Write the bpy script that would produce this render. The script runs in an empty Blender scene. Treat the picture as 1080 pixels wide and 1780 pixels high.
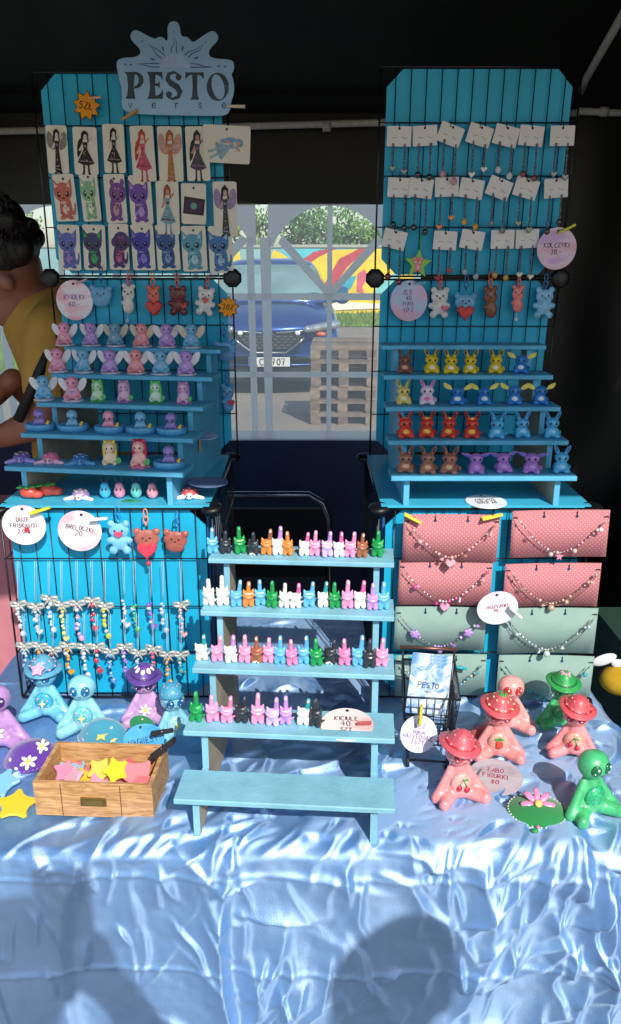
import bpy, math, random
import numpy as np
from mathutils import Vector, Matrix, Euler
random.seed(7)
R = math.radians
S = bpy.context.scene
COL = S.collection
# ------------------------------------------------------------------ camera
F, PW, PH, PITCH, CZ = 1400.0, 1080.0, 1780.0, R(17.8), 1.5
cam = bpy.data.cameras.new('camera'); cam.sensor_fit = 'VERTICAL'; cam.sensor_height = 36
cam.lens = F / PH * 36; cam.clip_start = .01; cam.clip_end = 500
camo = bpy.data.objects.new('camera', cam); COL.objects.link(camo)
camo.location = (0, 0, CZ); camo.rotation_euler = (math.pi / 2 - PITCH, 0, 0)
S.camera = camo
# ------------------------------------------------------------------ sky, sun, exposure
SUN = Vector((.37, -1.0, .92)).normalized()          # towards the sun
w = bpy.data.worlds.new('World'); S.world = w; w.use_nodes = True
nt = w.node_tree; sky = nt.nodes.new('ShaderNodeTexSky'); sky.sky_type = 'NISHITA'; sky.sun_disc = False
sky.sun_elevation = math.asin(SUN.z); sky.sun_rotation = math.atan2(SUN.x, SUN.y)
nt.links.new(sky.outputs[0], nt.nodes['Background'].inputs[0]); nt.nodes['Background'].inputs[1].default_value = .15
sl = bpy.data.lights.new('sun', 'SUN'); sl.energy = 3.9; sl.angle = R(.55); sl.color = (1, .955, .89)
so = bpy.data.objects.new('sun', sl); COL.objects.link(so); so.rotation_euler = SUN.to_track_quat('Z', 'Y').to_euler(); so.location = (4, -8, 9)
S.view_settings.view_transform = 'Standard'; S.view_settings.look = 'None'
S.view_settings.exposure = 0.22; S.view_settings.gamma = 1
S.render.engine = 'CYCLES'; S.cycles.max_bounces = 10; S.cycles.transparent_max_bounces = 16
# ------------------------------------------------------------------ pixel <-> place
cp, sp = math.cos(PITCH), math.sin(PITCH)
def ray(px, py):
    u, v = (px - 540) / F, -(py - 890) / F
    return Vector((u, cp + v * sp, -sp + v * cp))
def P(px, py, Y):                    # where the ray meets the upright plane at distance Y
    r = ray(px, py); return Vector((0, 0, CZ)) + r * (Y / r.y)
def T(px, py, z):                    # where the ray meets the level plane at height z
    r = ray(px, py); return Vector((0, 0, CZ)) + r * ((z - CZ) / r.z)
def proj(p):
    d = Vector(p) - Vector((0, 0, CZ)); zc = d.y * cp - d.z * sp; v = d.y * sp + d.z * cp
    return 540 + F * d.x / zc, 890 - F * v / zc
def XA(px, Y, z):                    # x of a thing seen in column px that stands at (Y, z)
    return (px - 540) / F * (Y * cp - (z - CZ) * sp)
LEAN = .07                           # the right-hand upper panels lean towards the customer
YF, YB, ZT, Z1, Z2, Z3 = 1.265, 1.615, .75, 1.10, 1.455, 1.81
# ------------------------------------------------------------------ materials
def lin(h):
    if not isinstance(h, str): return tuple(h)
    h = h.lstrip('#'); c = [int(h[i:i + 2], 16) / 255 for i in (0, 2, 4)]
    return tuple(x / 12.92 if x <= .04045 else ((x + .055) / 1.055) ** 2.4 for x in c)
MC = {}
def M(col, rough=.5, metal=0, var=.12, scale=60, bump=.0, bscale=300, coat=0, sheen=0, trans=0, alpha=1, spec=.5, emis=0):
    key = (str(col), rough, metal, var, scale, bump, bscale, coat, sheen, trans, alpha, spec)
    if key in MC: return MC[key]
    m = bpy.data.materials.new('mat_%03d' % len(MC)); m.use_nodes = True
    n, l = m.node_tree.nodes, m.node_tree.links; b = n['Principled BSDF']
    c = lin(col)
    tc = n.new('ShaderNodeTexCoord'); no = n.new('ShaderNodeTexNoise'); no.inputs['Scale'].default_value = scale; no.inputs['Detail'].default_value = 5
    l.new(tc.outputs['Object'], no.inputs['Vector'])
    r = n.new('ShaderNodeValToRGB'); r.color_ramp.elements[0].position = .3; r.color_ramp.elements[1].position = .7
    r.color_ramp.elements[0].color = tuple(x * (1 - var) for x in c) + (1,); r.color_ramp.elements[1].color = tuple(min(1, x * (1 + var)) for x in c) + (1,)
    l.new(no.outputs['Fac'], r.inputs[0]); l.new(r.outputs[0], b.inputs['Base Color'])
    b.inputs['Roughness'].default_value = rough; b.inputs['Metallic'].default_value = metal
    b.inputs['Coat Weight'].default_value = coat; b.inputs['Coat Roughness'].default_value = .15
    b.inputs['Sheen Weight'].default_value = sheen; b.inputs['Transmission Weight'].default_value = trans
    b.inputs['Alpha'].default_value = alpha; b.inputs['Specular IOR Level'].default_value = spec
    if bump:
        n2 = n.new('ShaderNodeTexNoise'); n2.inputs['Scale'].default_value = bscale; n2.inputs['Detail'].default_value = 4
        l.new(tc.outputs['Object'], n2.inputs['Vector'])
        bp = n.new('ShaderNodeBump'); bp.inputs['Strength'].default_value = bump; bp.inputs['Distance'].default_value = .002
        l.new(n2.outputs['Fac'], bp.inputs['Height']); l.new(bp.outputs[0], b.inputs['Normal'])
    MC[key] = m; return m
def clay_m(c): return M(c, rough=.4, var=.16, scale=.13, bump=.35, bscale=.45, coat=.3)    # sizes in mm
def paint_m(c): return M(c, rough=.55, var=.13, scale=22, bump=.35, bscale=160)
def paper_m(c): return M(c, rough=.8, var=.04, scale=40, bump=.08, bscale=600)
# ------------------------------------------------------------------ mesh builder
class MB:
    def __init__(s): s.v, s.f, s.m, s.s = [], [], [], []
    def add(s, v, f, mat=0, smooth=False):
        o = len(s.v); s.v += [tuple(p) for p in v]
        for q in f: s.f.append(tuple(i + o for i in q)); s.m.append(mat); s.s.append(smooth)
        return s
    def box(s, lo, hi, mat=0, M4=None):
        v = [Vector((x, y, z)) for x in (lo[0], hi[0]) for y in (lo[1], hi[1]) for z in (lo[2], hi[2])]
        if M4: v = [M4 @ p for p in v]
        return s.add(v, [(0, 1, 3, 2), (4, 6, 7, 5), (0, 4, 5, 1), (2, 3, 7, 6), (0, 2, 6, 4), (1, 5, 7, 3)], mat)
    def bbox(s, lo, hi, b=.001, mat=0):      # box with its front and top edges eased
        pts = [(lo[1] + b, lo[2]), (hi[1] - b, lo[2]), (hi[1], lo[2] + b), (hi[1], hi[2] - b), (hi[1] - b, hi[2]), (lo[1] + b, hi[2]), (lo[1], hi[2] - b), (lo[1], lo[2] + b)]
        n = 8; v = [(lo[0], y, z) for y, z in pts] + [(hi[0], y, z) for y, z in pts]
        return s.add(v, [tuple(range(n))[::-1], tuple(range(n, 2 * n))] + [(i, (i + 1) % n, n + (i + 1) % n, n + i) for i in range(n)], mat)
    def tube(s, pts, r, n=6, mat=0, smooth=True, closed=False):
        pts = [Vector(p) for p in pts]; k = len(pts); rs = r if isinstance(r, (list, tuple)) else [r] * k
        v = []; up = None
        for i, p in enumerate(pts):
            a = pts[i - 1] if (i or closed) else p; b = pts[(i + 1) % k] if (i < k - 1 or closed) else p
            t = (b - a); t = t.normalized() if t.length > 1e-9 else Vector((0, 0, 1))
            if up is None: up = t.orthogonal().normalized()
            up = (up - t * up.dot(t)); up = up.normalized() if up.length > 1e-6 else t.orthogonal().normalized()
            q = t.cross(up)
            for j in range(n):
                an = 2 * math.pi * j / n; v.append(p + (up * math.cos(an) + q * math.sin(an)) * rs[i])
        f = []
        for i in range(k if closed else k - 1):
            for j in range(n):
                a, b = i * n + j, i * n + (j + 1) % n; c = ((i + 1) % k) * n
                f.append((a, b, c + (j + 1) % n, c + j))
        s.add(v, f, mat, smooth)
        if not closed:
            o = len(s.v) - len(v)
            s.f += [tuple(o + j for j in range(n))[::-1], tuple(o + (k - 1) * n + j for j in range(n))]; s.m += [mat] * 2; s.s += [False] * 2
        return s
    def ell(s, c, r, nu=14, nv=9, mat=0, M3=None):
        r = r if isinstance(r, (list, tuple)) else (r, r, r); c = Vector(c); v = []; f = []
        def put(x, y, z):
            p = Vector((x * r[0], y * r[1], z * r[2])); v.append(c + (M3 @ p if M3 else p))
        put(0, 0, -1)
        for i in range(1, nv):
            t = math.pi * i / nv
            for j in range(nu): a = 2 * math.pi * j / nu; put(math.sin(t) * math.cos(a), math.sin(t) * math.sin(a), -math.cos(t))
        put(0, 0, 1); L = len(v) - 1
        for j in range(nu):
            f.append((0, 1 + (j + 1) % nu, 1 + j)); f.append((L, L - nu + j, L - nu + (j + 1) % nu))
            for i in range(nv - 2):
                a = 1 + i * nu; f.append((a + j, a + (j + 1) % nu, a + nu + (j + 1) % nu, a + nu + j))
        return s.add(v, f, mat, True)
    def lathe(s, prof, n=20, mat=0, c=(0, 0, 0), sx=1, sy=1, wob=None):
        v = []; f = []
        for i, (r, z) in enumerate(prof):
            for j in range(n):
                a = 2 * math.pi * j / n; k = wob(a) if wob else 1
                v.append((c[0] + r * k * sx * math.cos(a), c[1] + r * k * sy * math.sin(a), c[2] + z))
        for i in range(len(prof) - 1):
            for j in range(n): f.append((i * n + j, i * n + (j + 1) % n, (i + 1) * n + (j + 1) % n, (i + 1) * n + j))
        s.add(v, f, mat, True); o = len(s.v) - len(v)
        s.f += [tuple(o + j for j in range(n))[::-1], tuple(o + len(v) - n + j for j in range(n))]; s.m += [mat] * 2; s.s += [False] * 2
        return s
    def plate(s, out, y0, y1, b=0, mat=0, emat=None):   # outline in x,z; front face at y0 (towards the viewer), back at y1
        emat = mat if emat is None else emat; n = len(out)
        ar = sum(out[i][0] * out[(i + 1) % n][1] - out[(i + 1) % n][0] * out[i][1] for i in range(n))
        if ar < 0: out = out[::-1]
        ins = []
        for i in range(n):
            a, p, q = Vector(out[i - 1]), Vector(out[i]), Vector(out[(i + 1) % n]); t = (q - a); t = t.normalized() if t.length else Vector((1, 0))
            ins.append((p.x - t.y * b, p.y + t.x * b))
        v = [(x, y0, z) for x, z in ins] + [(x, y0 + b, z) for x, z in out] + [(x, y1, z) for x, z in out]
        s.add(v, [tuple(range(n))], mat)
        o = len(s.v) - len(v)
        for k in (0, 1):
            if k == 0 and not b: continue
            for i in range(n):
                j = (i + 1) % n; s.f.append((o + k * n + j, o + k * n + i, o + (k + 1) * n + i, o + (k + 1) * n + j)); s.m.append(emat); s.s.append(False)
        if not b:
            pass
        s.f.append(tuple(o + 2 * n + i for i in range(n))[::-1]); s.m.append(emat); s.s.append(False)
        return s
    def flat(s, out, y, mat=0):
        return s.add([(x, y, z) for x, z in out], [tuple(range(len(out)))], mat)
    def ribbon(s, pts, wd, y, mat=0):
        k = len(pts); ws = wd if isinstance(wd, (list, tuple)) else [wd] * k; v = []
        for i in range(k):
            a, b = Vector(pts[max(i - 1, 0)]), Vector(pts[min(i + 1, k - 1)]); t = (b - a); t = t.normalized() if t.length else Vector((1, 0))
            p = Vector(pts[i]); q = Vector((-t.y, t.x)) * ws[i] / 2; v += [(p.x + q.x, y, p.y + q.y), (p.x - q.x, y, p.y - q.y)]
        return s.add(v, [(2 * i, 2 * i + 1, 2 * i + 3, 2 * i + 2) for i in range(k - 1)], mat)
    def mesh(s, name, slots=None):
        me = bpy.data.meshes.new(name); me.from_pydata(s.v, [], s.f)
        me.polygons.foreach_set('material_index', s.m); me.polygons.foreach_set('use_smooth', s.s)
        for i in range(slots or (max(s.m) + 1 if s.m else 1)): me.materials.append(None)
        me.update(); return me
def clay(name, shapes, vox, smooth=4):
    b = MB()
    for q in shapes:
        if q[0] == 'e': b.ell(q[1], q[2], 20, 12, M3=(q[3] if len(q) > 3 else None))
        else:
            p1, p2, r1, r2 = Vector(q[1]), Vector(q[2]), q[3], q[4]; d = p2 - p1
            for i in range(9): t = i / 8; b.ell(p1 + d * t, r1 + (r2 - r1) * t, 14, 9)
    me = b.mesh('tmp'); o = bpy.data.objects.new('tmp', me); COL.objects.link(o)
    r = o.modifiers.new('r', 'REMESH'); r.mode = 'VOXEL'; r.voxel_size = vox; r.use_smooth_shade = True
    if smooth: sm = o.modifiers.new('s', 'SMOOTH'); sm.factor = .5; sm.iterations = smooth
    dg = bpy.context.evaluated_depsgraph_get(); me2 = bpy.data.meshes.new_from_object(o.evaluated_get(dg)); me2.name = name
    bpy.data.objects.remove(o); bpy.data.meshes.remove(me)
    me2.polygons.foreach_set('use_smooth', [True] * len(me2.polygons)); me2.materials.clear(); me2.materials.append(None)
    return me2
def add(name, me, mats, parent=None, loc=(0, 0, 0), rot=(0, 0, 0), sc=1):
    o = bpy.data.objects.new(name, me); COL.objects.link(o); o.parent = parent
    o.location = loc; o.rotation_euler = rot; o.scale = (sc, sc, sc) if not isinstance(sc, (tuple, list)) else sc
    if not isinstance(mats, (list, tuple)): mats = [mats]
    for i, sl_ in enumerate(o.material_slots): sl_.link = 'OBJECT'; sl_.material = mats[min(i, len(mats) - 1)]
    return o
def tag(o, label, cat, group=None):
    o['label'] = label; o['category'] = cat
    if group: o['group'] = group
    return o
def thing(name, label, cat, loc=(0, 0, 0), rot=(0, 0, 0), group=None, sc=1):
    o = bpy.data.objects.new(name, None); COL.objects.link(o); o.empty_display_size = .02
    o.location = loc; o.rotation_euler = rot if isinstance(rot, (tuple, list)) else (0, 0, rot); o.scale = (sc,) * 3
    return tag(o, label, cat, group)
def struct(o, kind='structure'): o['kind'] = kind; return o
ORD = 'first second third fourth fifth sixth seventh eighth ninth tenth eleventh twelfth thirteenth fourteenth fifteenth'.split()
def nth(i, n): return 'leftmost' if i == 0 else ('rightmost' if i == n - 1 else ORD[i] + ' from left')
def circ(r, n=28, cx=0, cz=0, rz=None, a0=0): return [(cx + r * math.cos(a0 + 2 * math.pi * i / n), cz + (rz or r) * math.sin(a0 + 2 * math.pi * i / n)) for i in range(n)]
def starpts(r1, r2, n=5, a0=math.pi / 2): return [((r1 if i % 2 == 0 else r2) * math.cos(a0 + math.pi * i / n), (r1 if i % 2 == 0 else r2) * math.sin(a0 + math.pi * i / n)) for i in range(2 * n)]
def chaikin(p, k=2):
    for _ in range(k):
        q = []
        for i in range(len(p)):
            a, b = p[i], p[(i + 1) % len(p)]; q += [(a[0] * .75 + b[0] * .25, a[1] * .75 + b[1] * .25), (a[0] * .25 + b[0] * .75, a[1] * .25 + b[1] * .75)]
        p = q
    return p
def rrect(w_, h_, r, n=4):
    o = []
    for cx, cz, a in ((w_ / 2 - r, h_ / 2 - r, 0), (-w_ / 2 + r, h_ / 2 - r, 90), (-w_ / 2 + r, -h_ / 2 + r, 180), (w_ / 2 - r, -h_ / 2 + r, 270)):
        o += [(cx + r * math.cos(R(a + 90 * i / n)), cz + r * math.sin(R(a + 90 * i / n))) for i in range(n + 1)]
    return o
def heart(r): return [(r * 16 * math.sin(t) ** 3 / 16, r * (13 * math.cos(t) - 5 * math.cos(2 * t) - 2 * math.cos(3 * t) - math.cos(4 * t)) / 16) for t in [2 * math.pi * i / 26 for i in range(26)]]
# ------------------------------------------------------------------ handwriting
G = {'A': [[(0, 0), (.3, 1), (.6, 0)], [(.12, .4), (.48, .4)]], 'B': [[(.4, .53), (.5, .65), (.5, .88), (.38, 1), (0, 1), (0, 0), (.42, 0), (.58, .15), (.58, .38), (.4, .53), (0, .53)]],
 'C': [[(.58, .85), (.4, 1), (.15, .95), (0, .65), (0, .35), (.15, .05), (.4, 0), (.58, .15)]], 'D': [[(0, 0), (0, 1), (.3, 1), (.55, .75), (.58, .3), (.35, 0), (0, 0)]],
 'E': [[(.55, 1), (0, 1), (0, 0), (.55, 0)], [(0, .52), (.42, .52)]], 'F': [[(.55, 1), (0, 1), (0, 0)], [(0, .52), (.42, .52)]],
 'G': [[(.58, .85), (.4, 1), (.12, .95), (0, .6), (.05, .15), (.35, 0), (.58, .15), (.58, .45), (.35, .45)]], 'I': [[(.15, 0), (.15, 1)]], 'J': [[(.45, 1), (.45, .2), (.28, 0), (.05, .12)]],
 'K': [[(0, 0), (0, 1)], [(.55, 1), (0, .42), (.58, 0)]], 'L': [[(0, 1), (0, 0), (.5, 0)]], 'M': [[(0, 0), (.05, 1), (.35, .4), (.65, 1), (.7, 0)]], 'N': [[(0, 0), (0, 1), (.55, 0), (.55, 1)]],
 'O': [[(.3, 1), (.05, .8), (0, .4), (.15, .05), (.4, .02), (.58, .35), (.55, .8), (.3, 1)]], 'P': [[(0, 0), (0, 1), (.42, 1), (.57, .8), (.45, .5), (0, .48)]],
 'R': [[(0, 0), (0, 1), (.42, 1), (.55, .8), (.4, .52), (0, .5)], [(.25, .5), (.58, 0)]], 'S': [[(.55, .88), (.3, 1), (.05, .82), (.15, .58), (.45, .45), (.56, .2), (.3, 0), (0, .12)]],
 'T': [[(0, 1), (.6, 1)], [(.3, 1), (.3, 0)]], 'U': [[(0, 1), (.03, .2), (.3, 0), (.55, .2), (.57, 1)]], 'V': [[(0, 1), (.3, 0), (.6, 1)]], 'W': [[(0, 1), (.2, 0), (.4, .7), (.6, 0), (.8, 1)]],
 'Y': [[(0, 1), (.3, .5), (.6, 1)], [(.3, .5), (.3, 0)]], 'Z': [[(0, 1), (.55, 1), (0, 0), (.58, 0)]], '0': [[(.3, 1), (.05, .8), (0, .4), (.15, .05), (.4, .02), (.55, .35), (.52, .8), (.3, 1)]],
 '2': [[(.03, .8), (.25, 1), (.5, .85), (.45, .55), (0, 0), (.58, 0)]], '3': [[(.03, .9), (.3, 1), (.5, .8), (.25, .55), (.53, .3), (.3, 0), (0, .1)]], '4': [[(.4, 0), (.4, 1), (0, .35), (.58, .35)]],
 '5': [[(.52, 1), (.08, 1), (.05, .6), (.35, .62), (.55, .35), (.35, 0), (0, .08)]], '6': [[(.48, .95), (.15, .7), (0, .3), (.2, 0), (.5, .1), (.5, .42), (.25, .52), (.03, .35)]],
 '7': [[(0, 1), (.55, 1), (.2, 0)], [(.15, .5), (.45, .5)]], '8': [[(.3, .55), (.05, .75), (.28, 1), (.52, .8), (.3, .55), (.02, .25), (.28, 0), (.56, .25), (.3, .55)]],
 '9': [[(.52, .7), (.3, .5), (.05, .7), (.25, 1), (.52, .85), (.5, .3), (.25, 0)]], ',': [[(.1, .08), (.03, -.15)]], '-': [[(.05, .42), (.45, .42)]], ':': [[(.1, .1), (.12, .2)], [(.1, .55), (.12, .65)]], ')': [[(.05, 1.05), (.25, .6), (.05, 0)]]}
ACC = {'Ż': ('Z', [[(.3, 1.15), (.32, 1.22)]]), 'Ź': ('Z', [[(.25, 1.12), (.42, 1.3)]]), 'Ó': ('O', [[(.25, 1.12), (.42, 1.3)]]), 'Ę': ('E', [[(.5, 0), (.42, -.18), (.55, -.2)]]), 'Ą': ('A', [[(.6, 0), (.52, -.18), (.65, -.2)]]), 'Ł': ('L', [[(-.12, .4), (.25, .6)]])}
for k_, (b_, s_) in ACC.items(): G[k_] = G[b_] + s_
def writing(lines, size, lw, y, jit=.06, lead=1.5, seed=1):
    """handwritten lines centred on the origin, as flat pen strokes lying at depth y"""
    rn = random.Random(seed); b = MB(); zz = (len(lines) - 1) * size * lead / 2 - size / 2; lay = 0
    for ln in lines:
        sz = size
        if isinstance(ln, tuple): ln, sz = ln[0], size * ln[1]
        adv = [(.35 if c in 'I,:) ' else .95 if c in 'WM' else .8) * sz for c in ln]; x = -sum(adv) / 2
        for c, a in zip(ln, adv):
            dz = rn.uniform(-jit, jit) * sz; sh = rn.uniform(-.1, .15)
            for st in G.get(c, []):
                lay += 1; b.ribbon([(x + (p[0] + sh * p[1]) * sz * .95, zz + dz + p[1] * sz) for p in st], lw, y - .000004 * (lay % 9))
            x += a
        zz -= size * lead
    return b
# ================================================================== the ground and what lies outside
def gz(y): return 0 if y < 4 else (-.25 if y > 10 else -.25 * (y - 4) / 6)
def pave_mat():
    m = bpy.data.materials.new('paving'); m.use_nodes = True; n, l = m.node_tree.nodes, m.node_tree.links; b = n['Principled BSDF']
    tc = n.new('ShaderNodeTexCoord'); br = n.new('ShaderNodeTexBrick'); br.inputs['Scale'].default_value = 4
    br.inputs['Color1'].default_value = (.42, .36, .29, 1); br.inputs['Color2'].default_value = (.36, .31, .25, 1); br.inputs['Mortar'].default_value = (.24, .21, .18, 1); br.inputs['Mortar Size'].default_value = .012
    no = n.new('ShaderNodeTexNoise'); no.inputs['Scale'].default_value = 1.3; no.inputs['Detail'].default_value = 8
    mx = n.new('ShaderNodeMixRGB'); mx.blend_type = 'MULTIPLY'; mx.inputs[0].default_value = .42
    l.new(tc.outputs['Object'], br.inputs['Vector']); l.new(tc.outputs['Object'], no.inputs['Vector'])
    l.new(br.outputs['Color'], mx.inputs[1]); l.new(no.outputs['Fac'], mx.inputs[2]); l.new(mx.outputs[0], b.inputs['Base Color']); b.inputs['Roughness'].default_value = .9
    return m
b = MB(); ys = [-60, -10, 4, 6, 8, 10, 30, 200]
b.add([(x, y, gz(y)) for y in ys for x in (-150, 150)], [(2 * i, 2 * i + 1, 2 * i + 3, 2 * i + 2) for i in range(len(ys) - 1)])
struct(add('pavement', b.mesh('pavement'), pave_mat()))
grass_m = M('#6f8a35', rough=.9, var=.35, scale=6, bump=.5, bscale=30)
b = MB(); b.add([(-40, 20.5, -.235), (40, 20.5, -.235), (40, 60, -.235), (-40, 60, -.235), (-40, 11.5, -.236), (-3.6, 11.5, -.236), (-4.2, 20.499, -.236), (-40, 20.499, -.236)], [(0, 1, 2, 3), (4, 5, 6, 7)])
struct(add('lawn', b.mesh('lawn'), grass_m))
rn = random.Random(3); b = MB()
for i in range(9000):
    if i < 5000: x, y = rn.uniform(-12, 6), rn.uniform(20.5, 25)
    else: x, y = rn.uniform(-9, -4.3), rn.uniform(11.6, 20)
    a = rn.uniform(0, 6.3); h = rn.uniform(.05, .16); c, s_ = math.cos(a) * .03, math.sin(a) * .03
    b.add([(x - c, y - s_, -.24), (x + c, y + s_, -.24), (x + s_, y + c, -.24 + h)], [(0, 1, 2)])
o = struct(add('grass', b.mesh('grass'), grass_m), 'stuff'); tag(o, 'sunlit grass tufts along the foot of the painted wall', 'grass')
# painted wall
YW = 25.2
wroot = thing('painted_wall', 'long concrete wall painted with yellow, red and turquoise graffiti', 'wall', (0, YW, -.25))
b = MB().box((-30, 0, 0), (30, .25, 1.92)); add('wall_slab', b.mesh('wall_slab'), M('#8fb9bd', rough=.9, var=.15, scale=.6), wroot)
b = MB().box((-30, -.05, 1.921), (30, .3, 2.0)); add('coping', b.mesh('coping'), M('#b0ada5', rough=.9), wroot)
def onwall(pts): return [((P(x, y, YW).x), P(x, y, YW).z + .25) for x, y in pts]
paints = [('#f2cf2e', [(384, 560), (384, 480), (395, 445), (405, 432), (416, 436), (424, 470), (430, 560)]),
 ('#f2cf2e', [(440, 560), (462, 470), (476, 434), (500, 446), (520, 470), (540, 448), (565, 436), (600, 434), (655, 432), (720, 432), (720, 543), (440, 560)]),
 ('#5fc3cf', [(488, 432), (560, 432), (540, 444), (520, 452), (500, 448)]),
 ('#c2434f', [(520, 456), (545, 438), (572, 432), (585, 432), (555, 446), (532, 462)]), ('#c2434f', [(560, 500), (590, 450), (625, 432), (640, 432), (606, 462), (572, 508)]),
 ('#d9607a', [(622, 476), (634, 468), (640, 480), (630, 500), (634, 512), (620, 506)]), ('#39a9c4', [(585, 508), (594, 482), (620, 480), (612, 498), (600, 512)]),
 ('#2c5f8c', [(580, 512), (586, 496), (604, 500), (606, 514)]), ('#7ec9cf', [(655, 500), (690, 470), (700, 512), (650, 514)]),
 ('#f2cf2e', [(0, 540), (0, 470), (30, 440), (70, 450), (90, 540)]), ('#d05a4e', [(20, 500), (40, 470), (60, 480), (50, 510)]), ('#efe6d8', [(560, 530), (600, 524), (660, 528), (660, 536), (560, 540)])]
for i, (c, pts) in enumerate(paints):
    b = MB().flat(onwall(pts), -.004 - .004 * i)
    add('paint_patch', b.mesh('paint_patch'), M(c, rough=.85, var=.14, scale=2), wroot)
# trees beyond the wall
leaf_ms = [M('#5d8a2c', rough=.6, var=.35, scale=3), M('#7aa23c', rough=.6, var=.35, scale=3), M('#46702a', rough=.6, var=.35, scale=3)]
bark = M('#5a4634', rough=.95, var=.3, scale=12)
def tree(x, y, h, wd, label, seed, mi):
    rn = random.Random(seed); t = thing('leafy_tree', label, 'tree', (x, y, -.25), 0, 'trees beyond the painted wall')
    b = MB(); b.tube([(0, 0, 0), (.05, 0, h * .3), (-.05, .05, h * .6), (0, 0, h * .85)], [.12, .1, .06, .02], 7)
    for k in range(6):
        a = rn.uniform(0, 6.3); z0 = h * rn.uniform(.25, .6); b.tube([(0, 0, z0), (math.cos(a) * wd * .3, math.sin(a) * wd * .3, z0 + h * .12), (math.cos(a) * wd * .45, math.sin(a) * wd * .45, z0 + h * .25)], [.05, .03, .012], 5)
    add('trunk', b.mesh('trunk'), bark, t)
    b = MB(); cl = [(rn.gauss(0, wd * .3), rn.gauss(0, wd * .25), h * rn.uniform(.22, .92), rn.uniform(.22, .5)) for k in range(46)]
    for cx, cy, cz, cr in cl:
        k_ = 1 - .5 * max(0, cz / h - .5)
        for q in range(62):
            d = Vector((rn.gauss(0, 1), rn.gauss(0, 1), rn.gauss(0, 1))).normalized() * cr * rn.random() ** .4
            p = Vector((cx * k_, cy * k_, cz)) + d; u = Vector((rn.gauss(0, 1), rn.gauss(0, 1), rn.gauss(0, 1))).normalized(); v_ = u.orthogonal() ; s1 = rn.uniform(.04, .085)
            b.add([p - u * s1, p + v_ * s1 * .5, p + u * s1, p - v_ * s1 * .5], [(0, 1, 2, 3)])
    add('crown', b.mesh('crown'), leaf_ms[mi], t)
tl = ['dense bushy tree seen through the tent window left of the car roof', 'bright green tree seen through the left slit of the window', 'rounded green tree in the left half of the window arch', 'light green tree at the crown of the window arch', 'dark green tree in the right half of the window arch', 'green tree beside the right hanging grid panel', 'tall tree behind the bent-over vendor by the left edge', 'sunlit bush behind the bent-over vendor']
for i, (x, y, h, wd) in enumerate([(-4.2, 27.5, 3.4, 2.4), (-1.9, 28, 4.0, 2.2), (-.3, 27.2, 3.25, 2.2), (.9, 28.2, 3.5, 2.3), (2.0, 27.3, 3.3, 2.3), (3.4, 28, 3.6, 2.4), (-9.9, 26.9, 4.1, 2.6), (-8.0, 17.5, 2.1, 2.2)]): tree(x, y, h, wd, tl[i], 40 + i, i % 3)
# pallets
def pallet_stack():
    wood = [M(c_, rough=.9, var=.3, scale=14, bump=.3, bscale=60) for c_ in ('#7f7062', '#6e6054', '#8b7d6d')]
    Y0 = 8.15; x0 = XA(541, Y0, 0); g = gz(8.4); W_, D_, H_ = .66, .9, .134
    bm1 = MB().box((0, 0, 0), (W_, .1, .02)).mesh('board'); bm2 = MB().box((0, 0, 0), (.09, D_, .02)).mesh('runner'); bm3 = MB().box((0, 0, 0), (.1, .11, .074)).mesh('block')
    lab = ['bottom', 'second', 'third', 'fourth', 'fifth', 'top']
    for k in range(6):
        t = thing('wooden_pallet', 'weathered wooden pallet outside the window, ' + (lab[k] + ' one of the stack' if k in (0, 5) else lab[k] + ' from the bottom of the stack'), 'pallet', (x0 + random.uniform(-.012, .012), Y0 + random.uniform(-.015, .015), g + k * H_), R(-3 + random.uniform(-1, 1)), 'stacked pallets outside')
        for i in range(5): add('top_board', bm1, wood[(i + k) % 3], t, (0, i * (D_ - .1) / 4, .112))
        for i in range(3): add('runner', bm2, wood[(i + k + 1) % 3], t, (i * (W_ - .09) / 2, 0, .0))
        for i in range(3):
            for j in range(3): add('block', bm3, wood[(i + j + k) % 3], t, (i * (W_ - .1) / 2, .002 + j * (D_ - .114) / 2, .0205))
        for i in range(3): add('cross_board', MBX['cross'], wood[i], t, (.0, j_[i], .0945))
MBX = {'cross': MB().box((0, 0, 0), (.66, .1, .0172)).mesh('cross_board')}; j_ = [.001, .4, .79]
pallet_stack()
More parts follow.
